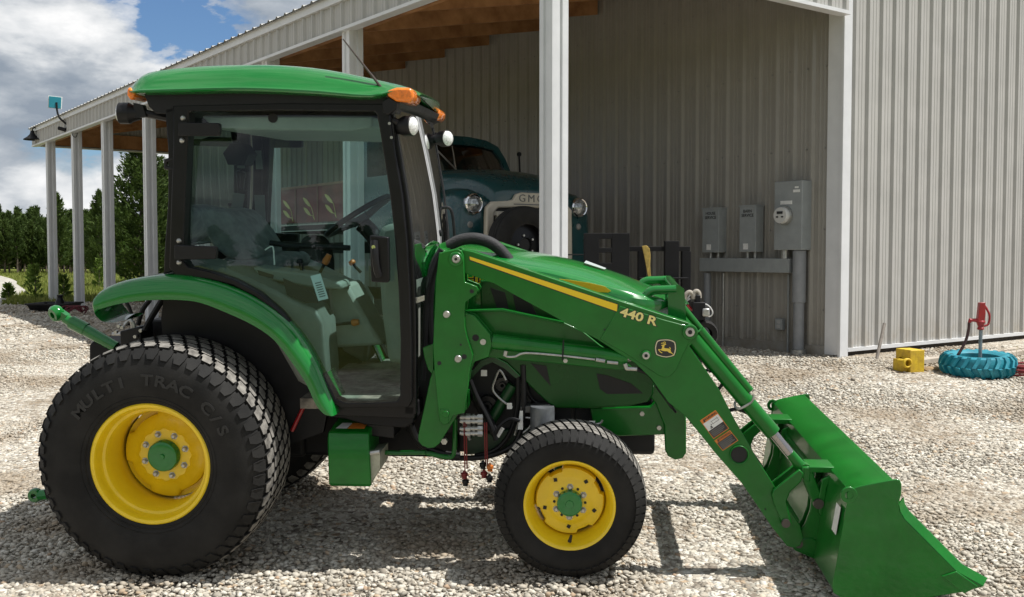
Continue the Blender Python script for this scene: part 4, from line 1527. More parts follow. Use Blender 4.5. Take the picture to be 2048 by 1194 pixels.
# lift cylinders, brace beams, oil lines
for s_ in (-1, 1):
    m = MB()
    a, b = T1(985, 683, -0.53), T1(1255, 716, -0.53)
    m.tube([(a[0], s_ * 0.53, a[1]), (b[0], s_ * 0.53, b[1])], 0.036, 18)
    c = T1(966, 684, -0.53)
    m.disc((c[0], s_ * 0.53, c[1]), 0.034, 0.045, 'y', 20)
    m.tube([(c[0], s_ * 0.53, c[1]), (a[0], s_ * 0.53, a[1])], 0.026, 14)
    lc = m.build('lift_cylinder', GREEN2, TR)
    m = MB()
    e = T1(1292, 711, -0.53)
    m.tube([(b[0], s_ * 0.53, b[1]), (e[0], s_ * 0.53, e[1])], 0.018, 14)
    m.build('cylinder_rod', ROD, lc)
    m = MB()
    c = T1(951, 676, -0.58)
    c2 = T1(966, 684, -0.58)
    m.disc((c2[0], s_ * 0.576, c2[1]), 0.014, 0.012, 'y', 16)
    m.split('pivot_pin', ZINC, lc)
    m = MB()
    m.disc((c[0], s_ * 0.5745, c[1]), 0.016, 0.003, 'y', 18)
    x, z = T1(1127, 700, -0.57)
    m.tube([(T1(1127, 680, -0.57)[0], s_ * 0.568, T1(1127, 680, -0.57)[1]), (T1(1125, 721, -0.57)[0], s_ * 0.568, T1(1125, 721, -0.57)[1])], 0.004, 6)
    m.split('cylinder_clamp', BLACKP, lc)
    m = MB()
    bm = T(-0.46, [(925, 622), (1004, 619), (1050, 629), (1128, 645), (1165, 662), (1200, 690), (1265, 735), (1240, 740), (1120, 728), (1010, 718), (975, 714), (978, 690)])
    m.prism(bm, s_ * 0.46, s_ * 0.44)
    tp = T(-0.48, [(925, 621), (1004, 618), (1050, 628), (1128, 644), (1128, 648), (1050, 632), (1004, 622), (925, 625)])
    m.prism(tp, s_ * 0.50, s_ * 0.44)
    m.split('loader_brace', GREEN2, TR, bevel=0.004)
m = MB()
m.tube(smooth_path(TT(-0.565, [(1010, 709), (1014, 713), (1030, 713), (1052, 706), (1120, 711), (1190, 719)]), 5), 0.0055, 8)
m.split('oil_line', ZINC, TR)
m = MB()
m.tube(TT(-0.565, [(1010, 712), (1012, 702)]), 0.010, 8)
m.tube(TT(-0.565, [(1192, 719), (1210, 722)]), 0.010, 8)
m.tube(TT(-0.565, [(1214, 724), (1236, 726)]), 0.0085, 8)
m.tube(TT(-0.565, [(1250, 727), (1254, 738)]), 0.011, 8)
m.tube(TT(-0.565, [(1252, 737), (1274, 738)]), 0.010, 8)
x, z = T1(1131, 721, -0.565)
m.disc((x, -0.57, z), 0.011, 0.014, 'y', 6)
m.split('line_fitting', ZINC, TR, 25)
m = MB()
m.tube(smooth_path(TT(-0.55, [(1274, 738), (1300, 750), (1320, 778), (1345, 815)]), 4), 0.010, 8)
m.tube(smooth_path(TT(-0.50, [(1312, 772), (1335, 803), (1352, 825)]), 4), 0.006, 8)
m.split('hydraulic_hose', BLACKP, TR)
m = MB()
m.tube(smooth_path(TT(-0.20, [(890, 500), (904, 488), (925, 479), (950, 477), (975, 483), (995, 495), (1010, 511), (1024, 530), (1030, 545)]), 5), 0.030, 14)
m.build('hose_sleeve', mat('hose_sleeve_black', (0.013, 0.013, 0.014), 0.7, var=0.3, vs=30, bump=0.3, bs=120), TR)
m = MB()
m.prism(T(-0.40, [(866, 520), (880, 486), (884, 500), (892, 500), (880, 530), (866, 545)]), -0.41, -0.2)
m.build('hose_bracket', GREEN2, TR, bevel=0.006)
m = MB()
m.tube(smooth_path(TT(-0.42, [(885, 500), (868, 530), (860, 580), (858, 640), (864, 690)]), 4), 0.022, 10)
m.tube(smooth_path(TT(-0.44, [(880, 505), (862, 560), (852, 620), (850, 680), (846, 760)]), 4), 0.014, 8)
m.split('hydraulic_hose', BLACKP, TR)
m = MB()
m.prism(T(-0.58, [(815, 600), (850, 590), (850, 600), (815, 612)]), -0.60, -0.58)
m.build('step_bracket', ZINC, TR)

# bucket cylinders
for s_ in (-1, 1):
    y = s_ * 0.53
    yn = -0.53
    P3 = lambda px, py: (T1(px, py, yn)[0], y, T1(px, py, yn)[1])
    m = MB()
    m.tube([P3(1386, 676), P3(1546, 866)], 0.038, 20)
    m.tube([P3(1392, 668), P3(1400, 660), P3(1500, 782)], [0.020, 0.022, 0.020], 12)
    m.disc(P3(1380, 664), 0.036, 0.05, 'y', 20)
    bc = m.build('bucket_cylinder', GREEN2, TR)
    m = MB()
    m.tube([P3(1545, 865), P3(1583, 912)], 0.023, 14)
    m.build('cylinder_rod', ROD, bc)
    m = MB()
    m.tube([P3(1579, 906), P3(1604, 936)], [0.024, 0.028], 14)
    m.disc(P3(1609, 940), 0.034, 0.05, 'y', 22)
    m.build('rod_eye', GREEN2, bc)
    m = MB()
    x, _, z = P3(1609, 940)
    m.disc((x, y - 0.0 + (0.028 * s_), z), 0.021, 0.012, 'y', 20)
    m.split('pivot_pin', ZINC, bc)
    m = MB()
    m.tube(smooth_path([P3(1376, 690), P3(1400, 715), P3(1420, 742)], 3), 0.006, 8)
    m.tube(smooth_path([(P3(1505, 785)[0], y - 0.045, P3(1505, 785)[2]), (P3(1500, 800)[0], y - 0.045, P3(1500, 800)[2]), (P3(1475, 815)[0], y - 0.03, P3(1475, 815)[2]), P3(1470, 805), P3(1492, 790)], 4), 0.006, 8)
    m.split('oil_line', ZINC, bc)
    m = MB()
    m.tube(smooth_path([P3(1418, 742), P3(1440, 745), P3(1447, 762), P3(1436, 780)], 4), 0.008, 8)
    m.tube(smooth_path([P3(1455, 822), P3(1475, 818), P3(1495, 826)], 4), 0.009, 8)
    m.split('hydraulic_hose', BLACKP, bc)

# linkage and tool carrier
crank = T(-0.58, Zb([(470, 600), (482, 572), (560, 510), (630, 455), (655, 480), (640, 525), (575, 588), (555, 640), (575, 730), (588, 770), (550, 792), (520, 740), (482, 650)]))
link = T(-0.55, Zb([(632, 470), (645, 440), (680, 435), (698, 455), (765, 630), (768, 660), (742, 685), (715, 668), (690, 610)]))
carr = T(-0.53, Zb([(700, 610), (765, 640), (772, 760), (768, 900), (742, 985), (715, 970), (600, 920), (583, 880), (605, 845), (660, 770), (690, 690)]))
carr2 = T(-0.50, Zb([(728, 560), (790, 480), (830, 455), (848, 475), (835, 530), (790, 640), (765, 740), (740, 720)]))
for s_ in (-1, 1):
    m = MB()
    m.prism(crank, s_ * 0.59, s_ * 0.572)
    m.prism([(x, z) for x, z in crank], s_ * 0.49, s_ * 0.472)
    m.split('bell_crank', GREEN2, TR, bevel=0.005)
    m = MB()
    m.prism(link, s_ * 0.568, s_ * 0.55)
    m.prism(link, s_ * 0.51, s_ * 0.492)
    m.split('bucket_link', GREEN2, TR, bevel=0.005)
    m = MB()
    m.prism(carr, s_ * 0.545, s_ * 0.525)
    m.prism(carr, s_ * 0.475, s_ * 0.455)
    m.prism(carr2, s_ * 0.52, s_ * 0.48)
    m.prism(T(-0.53, Zb([(610, 850), (700, 845), (740, 870), (750, 930), (735, 960), (640, 925), (600, 900)])), s_ * 0.552, s_ * 0.54)
    ca = m.build('tool_carrier', GREEN2, TR, bevel=0.005)
    m = MB()
    for px, py, y_, r in ((740, 655, 0.572, 0.024), (552, 768, 0.594, 0.020), (626, 887, 0.555, 0.019)):
        (x, z) = T(-y_, Zb([(px, py)]))[0]
        m.disc((x, s_ * y_, z), r, 0.02, 'y', 22)
    m.split('pivot_pin', mat('dark_pin', (0.10, 0.09, 0.085), 0.4, metal=0.7), ca)
m = MB()
a = T(0, Zb([(720, 900)]))[0]
a = T1(1629, 1095, -0.50)
m.tube([(a[0], -0.46, a[1]), (a[0], 0.46, a[1])], 0.03, 14)
a = T1(1650, 970, -0.50)
m.tube([(a[0], -0.46, a[1]), (a[0], 0.46, a[1])], 0.028, 14)
m.split('carrier_tube', GREEN2, TR)

# ------------------------------------------------------------------ bucket
BY = 0.93
sidep = [(905, 595), (918, 578), (960, 560), (1000, 550), (1150, 521), (1190, 515), (1212, 520), (1222, 545), (1220, 600), (1205, 660), (1212, 700), (1235, 740), (1540, 1045), (1690, 1128), (1700, 1134), (1570, 1168), (1300, 1210), (1000, 1225), (870, 1195), (828, 1172), (822, 1120), (845, 1000), (862, 900), (885, 780), (905, 660)]
BP = T(-BY, Zb(sidep))
m = MB()
# shell: back, top flange and floor as one bent sheet between the side plates
sh = T(-BY, Zb([(1180, 522), (1060, 541), (962, 562), (925, 590), (905, 680), (885, 780), (862, 900), (845, 1000), (826, 1130), (832, 1165), (870, 1192), (1000, 1218), (1300, 1205), (1570, 1165), (1690, 1131)]))
out = smooth_path([Vector((x, z, 0)) for x, z in sh[6:12]], 3)
path = sh[:6] + [(p.x, p.y) for p in out] + sh[12:]
cxm = sum(p[0] for p in path) / len(path)
czm = sum(p[1] for p in path) / len(path)
inner = []
for i, (x, z) in enumerate(path):
    a, b = path[max(i - 1, 0)], path[min(i + 1, len(path) - 1)]
    d = Vector((b[0] - a[0], b[1] - a[1])).normalized()
    nrm = Vector((-d.y, d.x))
    inner.append((x + nrm.x * 0.012, z + nrm.y * 0.012))
m.prism(path + inner[::-1], -BY + 0.006, BY - 0.006)
# hollow top box under the flange
tb = T(-BY, Zb([(962, 564), (1150, 526), (1130, 600), (985, 640), (930, 600)]))
m.prism(tb, -BY + 0.008, BY - 0.008)
bucket = m.build('bucket', GREEN2, TR, 30, bevel=0.004)
for s_ in (-1, 1):
    m = MB()
    m.prism(BP, s_ * BY, s_ * (BY - 0.012))
    # angled wear strip along the front edge
    fe = T(-BY, Zb([(1206, 660), (1214, 700), (1238, 742), (1540, 1046), (1692, 1130)]))
    d = 0.040
    m.grid([[(x, s_ * BY, z) for x, z in fe], [(x + d * 0.72, s_ * (BY - 0.03), z + d * 0.62) for x, z in fe], [(x + d * 0.66, s_ * (BY - 0.036), z + d * 0.55) for x, z in fe], [(x, s_ * (BY - 0.012), z) for x, z in fe]])
    # corner patch
    m.prism(T(-BY, Zb([(1448, 1072), (1535, 1043), (1660, 1130), (1580, 1172)])), s_ * (BY + 0.008), s_ * (BY - 0.002))
    # lifting eye
    x, z = T(-BY, Zb([(925, 606)]))[0]
    m.lathe([(0.018, -0.006), (0.036, -0.006), (0.036, 0.006), (0.018, 0.006), (0.018, -0.006)], 22, (x - 0.005, s_ * (BY - 0.004), z))
    m.build('bucket_side_plate', GREEN2, bucket, 30, bevel=0.004)
# hooks of the quick carrier on the bucket's back
for yy in (-0.50, 0.50):
    m = MB()
    f = T(-BY, Zb([(962, 575), (925, 600)]))
    x, z = f[0]
    m.box((x - 0.13, yy - 0.07, z - 0.028), (x + 0.02, yy + 0.07, z + 0.0), Matrix.Translation((0, 0, 0)))
    m.box((x - 0.15, yy - 0.07, z - 0.07), (x - 0.12, yy + 0.07, z - 0.004))
    for dy in (-0.065, 0.065):
        m.prism(T(-BY, Zb([(930, 620), (870, 650), (850, 760), (850, 860), (870, 880), (900, 700)])), yy + dy - 0.008, yy + dy + 0.008)
    m.build('bucket_hook', GREEN2, bucket, bevel=0.004)
m = MB()
(a, b, c_, d_) = T(-0.75, Zb([(878, 650), (910, 680), (880, 818), (846, 780)]))
# label on the bucket's back sheet, tilted with it
bk = [T(-BY, Zb([(897, 700)]))[0], T(-BY, Zb([(868, 860)]))[0]]
nx = -0.008
m.add([(bk[0][0] + nx, -0.88, bk[0][1]), (bk[0][0] + nx, -0.80, bk[0][1]), (bk[1][0] + nx, -0.80, bk[1][1]), (bk[1][0] + nx, -0.88, bk[1][1])], [(0, 1, 2, 3)])
m.build('part_label', WHITE, bucket, 0)

# ------------------------------------------------------------------ ground
def groundmat():
    m = bpy.data.materials.new('gravel_and_grass_ground')
    m.use_nodes = True
    t = m.node_tree
    p = t.nodes['Principled BSDF']
    p.inputs['Roughness'].default_value = 0.9
    p.inputs['Specular IOR Level'].default_value = 0.15
    tcn = nn(t, 'ShaderNodeTexCoord')
    P = tcn.outputs['Object']
    vo = nn(t, 'ShaderNodeTexVoronoi')
    vo.inputs['Scale'].default_value = 26
    t.links.new(P, vo.inputs['Vector'])
    vo2 = nn(t, 'ShaderNodeTexVoronoi')
    vo2.inputs['Scale'].default_value = 60
    t.links.new(P, vo2.inputs['Vector'])
    hs = nn(t, 'ShaderNodeSeparateColor')
    t.links.new(vo.outputs['Color'], hs.inputs[0])
    stone = ramp(t, hs.outputs[0], [(0.0, (0.18, 0.15, 0.12)), (0.3, (0.35, 0.31, 0.25)), (0.6, (0.52, 0.48, 0.40)), (0.9, (0.68, 0.65, 0.58)), (1.0, (0.40, 0.30, 0.2))])
    big = nn(t, 'ShaderNodeTexNoise')
    big.inputs['Scale'].default_value = 1.3
    big.inputs['Detail'].default_value = 6
    t.links.new(P, big.inputs[0])
    dirt = ramp(t, big.outputs[0], [(0.46, 0.0), (0.66, 0.7)])
    stone = mixc(t, dirt, stone, (0.24, 0.185, 0.125))
    sx_ = nn(t, 'ShaderNodeSeparateXYZ')
    t.links.new(P, sx_.inputs[0])
    gn = nn(t, 'ShaderNodeTexNoise')
    gn.inputs['Scale'].default_value = 0.7
    gn.inputs['Detail'].default_value = 6
    t.links.new(P, gn.inputs[0])
    yy = mathn(t, 'ADD', sx_.outputs[1], mathn(t, 'MULTIPLY', mathn(t, 'SUBTRACT', gn.outputs[0], 0.5), 4.0))
    gf = mathn(t, 'MULTIPLY', mathn(t, 'SUBTRACT', yy, 23.6), 1.2, clamp=True)
    # stays gravel in front of the barn's right end wall
    xr = mathn(t, 'MULTIPLY', mathn(t, 'SUBTRACT', sx_.outputs[0], 3.0), -0.5, clamp=True)
    gf = mathn(t, 'MULTIPLY', gf, xr)
    gf = mathn(t, 'MAXIMUM', gf, mathn(t, 'MULTIPLY', mathn(t, 'ADD', yy, 3.5), -0.6, clamp=True))  # unseen grass added behind the camera to dim reflections in the cab glass
    g2 = nn(t, 'ShaderNodeTexNoise')
    g2.inputs['Scale'].default_value = 0.35
    g2.inputs['Detail'].default_value = 8
    g2.inputs['Roughness'].default_value = 0.7
    t.links.new(P, g2.inputs[0])
    gcol = ramp(t, g2.outputs[0], [(0.33, (0.10, 0.12, 0.022)), (0.5, (0.16, 0.19, 0.04)), (0.66, (0.25, 0.24, 0.075))])
    t.links.new(mixc(t, gf, stone, gcol), p.inputs['Base Color'])
    h = mathn(t, 'ADD', mathn(t, 'MULTIPLY', vo.outputs['Distance'], -1.0), mathn(t, 'MULTIPLY', vo2.outputs['Distance'], -0.4))
    b = nn(t, 'ShaderNodeBump')
    b.inputs['Strength'].default_value = 0.9
    b.inputs['Distance'].default_value = 0.035
    t.links.new(h, b.inputs['Height'])
    t.links.new(b.outputs[0], p.inputs['Normal'])
    return m


xs = [-3000, -600, -150, -60, -30] + list(np.arange(-20, 20.1, 1.0)) + [30, 60, 150, 600, 3000]
ys = [-3000, -600, -150, -40, -10, 0, 2, 3] + list(np.arange(3.6, 12.0, 0.3)) + list(np.arange(12.5, 30, 0.75)) + [40, 60, 100, 300, 1000, 3500]
m = MB()
m.grid([[(x, y, gz(x, y) + (0.012 * math.sin(2.1 * x + 1.3 * y) * math.sin(1.7 * y - 0.6 * x) if abs(x) < 20 and 3 < y < 24 else 0)) for x in xs] for y in ys])
g = m.build('ground', groundmat(), None, 40, fix=False)
tag(g, kind='structure')

# pale gravel lane out in the field on the left
m = MB()
rp = [(-160, 540), (-40, 546), (0, 552), (22, 558), (34, 564), (33, 569), (45, 577), (54, 584), (40, 590), (14, 600), (0, 606), (-160, 640)]
gp_ = [ghit(x, y) for x, y in rp]
m.add([(p.x, p.y, p.z + 0.02) for p in gp_], [tuple(range(len(gp_)))])
lane = m.build('gravel_lane', mat('pale_gravel_lane', (0.37, 0.345, 0.30), 0.9, var=0.3, vs=3, bump=0.3, bs=20), None, 0)
tag(lane, kind='structure')

# loose crushed stone
def stonemat():
    m = bpy.data.materials.new('crushed_limestone')
    m.use_nodes = True
    t = m.node_tree
    p = t.nodes['Principled BSDF']
    p.inputs['Roughness'].default_value = 0.88
    p.inputs['Specular IOR Level'].default_value = 0.2
    ge = nn(t, 'ShaderNodeNewGeometry')
    c = ramp(t, ge.outputs['Random Per Island'], [(0.0, (0.24, 0.21, 0.175)), (0.10, (0.36, 0.33, 0.275)), (0.35, (0.455, 0.415, 0.345)), (0.65, (0.55, 0.51, 0.43)), (0.88, (0.65, 0.615, 0.54)), (0.95, (0.52, 0.43, 0.31)), (1.0, (0.40, 0.28, 0.19))])
    tcn = nn(t, 'ShaderNodeTexCoord')
    n = nn(t, 'ShaderNodeTexNoise')
    n.inputs['Scale'].default_value = 45
    n.inputs['Detail'].default_value = 5
    t.links.new(tcn.outputs['Object'], n.inputs[0])
    v = ramp(t, n.outputs[0], [(0.3, 0.72), (0.7, 1.12)])
    big = nn(t, 'ShaderNodeTexNoise')
    big.inputs['Scale'].default_value = 1.3
    big.inputs['Detail'].default_value = 6
    t.links.new(tcn.outputs['Object'], big.inputs[0])
    dirt = ramp(t, big.outputs[0], [(0.48, 0.0), (0.66, 0.65)])
    c = mixc(t, 1.0, c, v, 'MULTIPLY')
    c = mixc(t, dirt, c, (0.27, 0.21, 0.145))
    t.links.new(c, p.inputs['Base Color'])
    return m


ico = bmesh.new()
bmesh.ops.create_icosphere(ico, subdivisions=1, radius=1.0)
IV = np.array([v.co[:] for v in ico.verts])
IF = np.array([[v.index for v in f.verts] for f in ico.faces])
ico.free()
protos = []
for k in range(24):
    q = (IV + 0.34 * (rng.random(IV.shape) - 0.5)) * (1 + 0.5 * (rng.random((len(IV), 1)) - 0.5)) * np.array([1.0, 0.50 + 0.5 * rng.random(), 0.35 + 0.4 * rng.random()])
    protos.append(q)
protos = np.array(protos)


def gza(x, y):
    a = np.minimum(0.38, -0.05 + (y - 4.2) * 0.0672)
    b = np.minimum(0.38, -0.05 + (y - 4.2) * 0.0255)
    t = np.clip((-1.6 - x) / 3.0, 0, 1)
    t = t * t * (3 - 2 * t)
    return np.where(y < 4.2, -0.05 + 0.012 * (y - 4.2), a + (b - a) * t)


PX, PY, PS = [], [], []
for (y0, y1, dens, s0, s1) in ((3.9, 6.6, 3000, 0.006, 0.023), (6.6, 9.5, 1700, 0.009, 0.022), (9.5, 14.0, 700, 0.012, 0.024), (14.0, 23.5, 120, 0.02, 0.045)):
    area = (y1 - y0) * 2 * 0.54 * (y1 + y0) / 2
    n = int(area * dens)
    y = np.sqrt(rng.random(n) * (y1 ** 2 - y0 ** 2) + y0 ** 2)
    x = (rng.random(n) * 2 - 1) * 0.54 * y
    s = s0 + (s1 - s0) * rng.random(n) ** 2.4
    # behind the end wall nothing is seen
    la, lb = (x - 3.6) * 0.803 + (y - 11.25) * 0.596, -(x - 3.6) * 0.596 + (y - 11.25) * 0.803
    keep = ~((la > 0) & (lb > 0.0))
    keep &= ~((y > 12.5) & (x > -3.5))
    # sparser where dirt shows
    PX.append(x[keep]); PY.append(y[keep]); PS.append(s[keep])
PX, PY, PS = np.concatenate(PX), np.concatenate(PY), np.concatenate(PS)
N = len(PX)
pi_ = rng.integers(0, 24, N)
an_ = rng.random(N) * 6.283
tx_, ty_ = (rng.random(N) - 0.5) * 0.8, (rng.random(N) - 0.5) * 0.8
V = protos[pi_] * PS[:, None, None]
c_, s_ = np.cos(tx_)[:, None], np.sin(tx_)[:, None]
V = np.stack([V[..., 0], V[..., 1] * c_ - V[..., 2] * s_, V[..., 1] * s_ + V[..., 2] * c_], -1)
c_, s_ = np.cos(ty_)[:, None], np.sin(ty_)[:, None]
V = np.stack([V[..., 0] * c_ + V[..., 2] * s_, V[..., 1], -V[..., 0] * s_ + V[..., 2] * c_], -1)
c_, s_ = np.cos(an_)[:, None], np.sin(an_)[:, None]
V = np.stack([V[..., 0] * c_ - V[..., 1] * s_, V[..., 0] * s_ + V[..., 1] * c_, V[..., 2]], -1)
V[..., 0] += PX[:, None]
V[..., 1] += PY[:, None]
heap = np.zeros(N)
for wx_, wy_ in ((0, -0.65), (fx, -0.61), (0, 0.65), (fx, 0.61)):
    wp = TM @ Vector((wx_, wy_, 0))
    heap += 0.030 * np.exp(-((PX - wp.x) ** 2 / 0.09 + (PY - wp.y) ** 2 / 0.12))
V[..., 2] += (heap + gza(PX, PY) + PS * (-0.10 + 0.38 * rng.random(N)))[:, None]
Fc = (IF[None] + (np.arange(N) * len(IV))[:, None, None]).reshape(-1)
me = bpy.data.meshes.new('gravel')
me.vertices.add(N * len(IV))
me.vertices.foreach_set('co', V.reshape(-1).astype(np.float32))
nf = N * len(IF)
me.loops.add(nf * 3)
me.loops.foreach_set('vertex_index', Fc.astype(np.int32))
me.polygons.add(nf)
me.polygons.foreach_set('loop_start', np.arange(nf, dtype=np.int32) * 3)
me.materials.append(stonemat())
me.update(calc_edges=True)
me.validate()
go_ = bpy.data.objects.new('gravel', me)
col.objects.link(go_)
tag(go_, 'loose crushed limestone gravel spread over the yard', 'gravel', kind='stuff')

# ------------------------------------------------------------------ barn
BA = R(36.6)
Bv = Vector((math.cos(BA), math.sin(BA), 0))       # along the end wall, to the right and away
Av = Vector((-math.sin(BA), math.cos(BA), 0))      # along the posts, to the left and away
BO = Vector((0.359, 8.87, 0.38))
DEP, LEN = 4.02, 19.4
barn = empty('metal_barn')
barn.matrix_world = Matrix.Translation(BO) @ Matrix.Rotation(BA, 4, 'Z')
tag(barn, 'pale ribbed metal barn with an open post-held lean-to along its side', 'barn')


def KX(px, py, x):
    """point on the barn plane local x = const -> (y, z)"""
    d = ray(px, py)
    p0 = BO + Bv * x
    q = CAM + d * ((p0 - CAM).dot(Bv) / d.dot(Bv)) - BO
    return q.dot(Av), q.z


def KY(px, py, y):
    d = ray(px, py)
    p0 = BO + Av * y
    q = CAM + d * ((p0 - CAM).dot(Av) / d.dot(Av)) - BO
    return q.dot(Bv), q.z


PITCH = 0.25
PROF = [(0.0, 0), (0.024, 0.030), (0.050, 0.030), (0.074, 0), (0.122, 0), (0.130, 0.005), (0.142, 0.005), (0.150, 0), (0.178, 0), (0.186, 0.005), (0.198, 0.005), (0.206, 0)]


def ribs(L, off=0.0):
    out = [(0, 0)]
    k = 0
    while True:
        for u, d in PROF:
            q = k * PITCH + u + off
            if q >= L:
                out.append((L, 0))
                return out
            if q > 0:
                out.append((q, d))
        k += 1


roofz = lambda x: 4.09 + 0.19 * (x + 0.15)
m = MB()
pr = ribs(LEN - 0.1)
m.grid([[(DEP - d, 0.08 + u, z) for u, d in pr] for z in (0.10, roofz(DEP) - 0.03)])
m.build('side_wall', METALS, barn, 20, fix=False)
m = MB()
pr = ribs(11.0, 0.09)
m.grid([[(DEP + 0.06 + u, -0.03 - d, z) for u, d in pr] for z in (0.085, 6.4)])
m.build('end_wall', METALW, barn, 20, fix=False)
m = MB()
m.box((DEP + 0.02, 0.0, 0.0), (DEP + 11.1, 4.0, 6.3))
m.box((DEP + 0.02, 4.0, 0.0), (DEP + 9.1, LEN, 5.2))
m.split('wall_core', METALW, barn, 0)
m = MB()
m.box((DEP + 0.03, -0.01, -0.2), (DEP + 11.0, -0.003, 0.08))
m.build('foundation', mat('shaded_foundation', (0.06, 0.05, 0.04), 0.9), barn, 0)  # foundation darkened: shade of the gap under the wall is in its colour
m = MB()
m.box((DEP + 0.101, -0.070, 0.055), (DEP + 11.0, -0.020, 0.095))
m.build('base_trim', METALT, barn, 0)
m = MB()
m.box((DEP - 0.03, 0.05, 0.0), (DEP + 0.0, LEN, 0.11))
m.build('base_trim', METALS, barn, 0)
m = MB()
m.box((DEP - 0.034, -0.06, 0.02), (DEP + 0.012, 0.145, roofz(DEP) - 0.2))
m.box((DEP - 0.045, -0.068, 0.0), (DEP + 0.10, -0.031, 6.4))
m.box((DEP - 0.03, LEN - 0.12, 0.0), (DEP + 0.03, LEN + 0.02, 4.7))
m.split('corner_trim', METALT, barn, 0, bevel=0.004)
# screws on the walls
m = MB()
for zz in (0.5, 1.4, 2.3, 3.2, 4.1):
    for k in range(62):
        m.box((DEP - 0.012, 0.08 + k * PITCH + 0.10, zz), (DEP + 0.002, 0.08 + k * PITCH + 0.114, zz + 0.014))
for zz in (0.85, 2.1, 3.4):
    for k in range(40):
        m.box((DEP + 0.06 + 0.05 + k * PITCH + 0.066, -0.043, zz), (DEP + 0.06 + 0.066 + k * PITCH + 0.066, -0.030, zz + 0.015))
sco = m.build('wall_screw', mat('screw_grey', (0.22, 0.21, 0.20), 0.5), barn, 0)
sco['kind'] = 'stuff'
# lean-to roof sheet with standing ribs
m = MB()
pr = ribs(LEN + 0.5)
m.grid([[(x, -0.25 + u, roofz(x) + d * 0.75) for u, d in pr] for x in (-0.20, DEP - 0.01)])
m.grid([[(x, y, roofz(x) - 0.02) for y in (-0.25, LEN + 0.25)] for x in (-0.20, DEP - 0.01)])
m.split('lean_to_roof', METALW, barn, 0, fix=False)
# fascia on the eave side, header on the near gable, header on the far gable
m = MB()
pr = ribs(LEN + 0.36)
m.grid([[(-0.115 - d, -0.13 + u, z) for u, d in pr] for z in (3.685, 4.0)])
m.grid([[(-0.13 + u * (DEP + 0.1) / (LEN + 0.36), -0.115 - d, z if z < 3.8 else roofz(-0.13 + u * (DEP + 0.1) / (LEN + 0.36)) - 0.05) for u, d in pr] for z in (3.735, 4.4)]) if False else None
pr = ribs(DEP + 0.09)
m.grid([[(-0.13 + u, -0.115 - d, (3.735 if lo_ else roofz(-0.13 + u) - 0.05)) for u, d in pr] for lo_ in (1, 0)])
m.grid([[(-0.13 + u, LEN + 0.115 + d, (3.70 if lo_ else roofz(-0.13 + u) - 0.05)) for u, d in pr] for lo_ in (1, 0)])
m.split('fascia', METALW, barn, 20, fix=False)
m = MB()
m.box((-0.165, -0.16, 3.98), (-0.117, LEN + 0.16, 4.085))
m.box((-0.150, -0.14, 3.655), (-0.02, LEN + 0.12, 3.69))
m.box((-0.13, -0.150, 3.70), (DEP - 0.05, -0.02, 3.738))
m.box((-0.13, LEN + 0.02, 3.665), (DEP, LEN + 0.150, 3.70))
for s_ in (0, 1):
    y0 = -0.175 if s_ == 0 else LEN + 0.13
    m.add([(-0.16, y0, roofz(-0.16) - 0.10), (DEP, y0, roofz(DEP) - 0.10), (DEP, y0, roofz(DEP) - 0.0), (-0.16, y0, roofz(-0.16)), (-0.16, y0 + 0.05, roofz(-0.16) - 0.10), (DEP, y0 + 0.05, roofz(DEP) - 0.10), (DEP, y0 + 0.05, roofz(DEP)), (-0.16, y0 + 0.05, roofz(-0.16))],
          [(0, 1, 2, 3), (7, 6, 5, 4), (0, 4, 5, 1), (3, 2, 6, 7), (0, 3, 7, 4), (1, 5, 6, 2)])
m.split('eave_trim', METALT, barn, 0)
# timber
m = MB()
m.box((-0.09, -0.09, 3.72), (-0.03, LEN + 0.09, 3.97))
m.box((0.10, -0.02, 3.70), (0.16, LEN, 3.95))
m.split('eave_beam', WOOD, barn, 0)
m = MB()
m.box((-0.02, -0.09, 3.745), (DEP - 0.06, -0.03, 4.05))
m.box((-0.02, LEN + 0.03, 3.72), (DEP - 0.06, LEN + 0.09, 4.05))
m.split('gable_beam', WOOD, barn, 0)
k = 0
while 0.08 + 1.305 * k < LEN:
    y0 = 0.06 + 1.305 * k
    rz = lambda x: 3.70 + 0.19 * x
    m = MB()
    m.add([(0.17, y0, rz(0.17)), (DEP - 0.03, y0, rz(DEP)), (DEP - 0.03, y0, rz(DEP) + 0.30), (0.17, y0, rz(0.17) + 0.30), (0.17, y0 + 0.045, rz(0.17)), (DEP - 0.03, y0 + 0.045, rz(DEP)), (DEP - 0.03, y0 + 0.045, rz(DEP) + 0.30), (0.17, y0 + 0.045, rz(0.17) + 0.30)],
          [(0, 1, 2, 3), (7, 6, 5, 4), (0, 4, 5, 1), (3, 2, 6, 7), (0, 3, 7, 4), (1, 5, 6, 2)])
    m.build('rafter', WOOD, barn, 0)
    k += 1
for xq in (0.7, 1.5, 2.3, 3.1, 3.8):
    m = MB()
    z = 3.70 + 0.19 * xq + 0.305
    m.box((xq, 0.0, z), (xq + 0.14, LEN, z + 0.035))
    m.build('purlin', WOOD, barn, 0)
# posts: folded metal wraps with a groove in each face
hw = 0.088


def post_mesh(h):
    m = MB()
    q = [(-hw, -hw), (-0.034, -hw), (-0.028, -hw + 0.016), (0.018, -hw + 0.016), (0.024, -hw), (hw, -hw)]
    loop = []
    for k in range(4):
        c, s_ = round(math.cos(k * math.pi / 2)), round(math.sin(k * math.pi / 2))
        loop += [(x * c - y * s_, x * s_ + y * c) for x, y in q[:-1]]
    n = len(loop)
    m.add([(x, y, -0.05) for x, y in loop] + [(x, y, h) for x, y in loop], [tuple(range(n)), tuple(range(2 * n - 1, n - 1, -1))] + [(i, (i + 1) % n, n + (i + 1) % n, n + i) for i in range(n)])
    return m.mesh('post', METALT, 20)


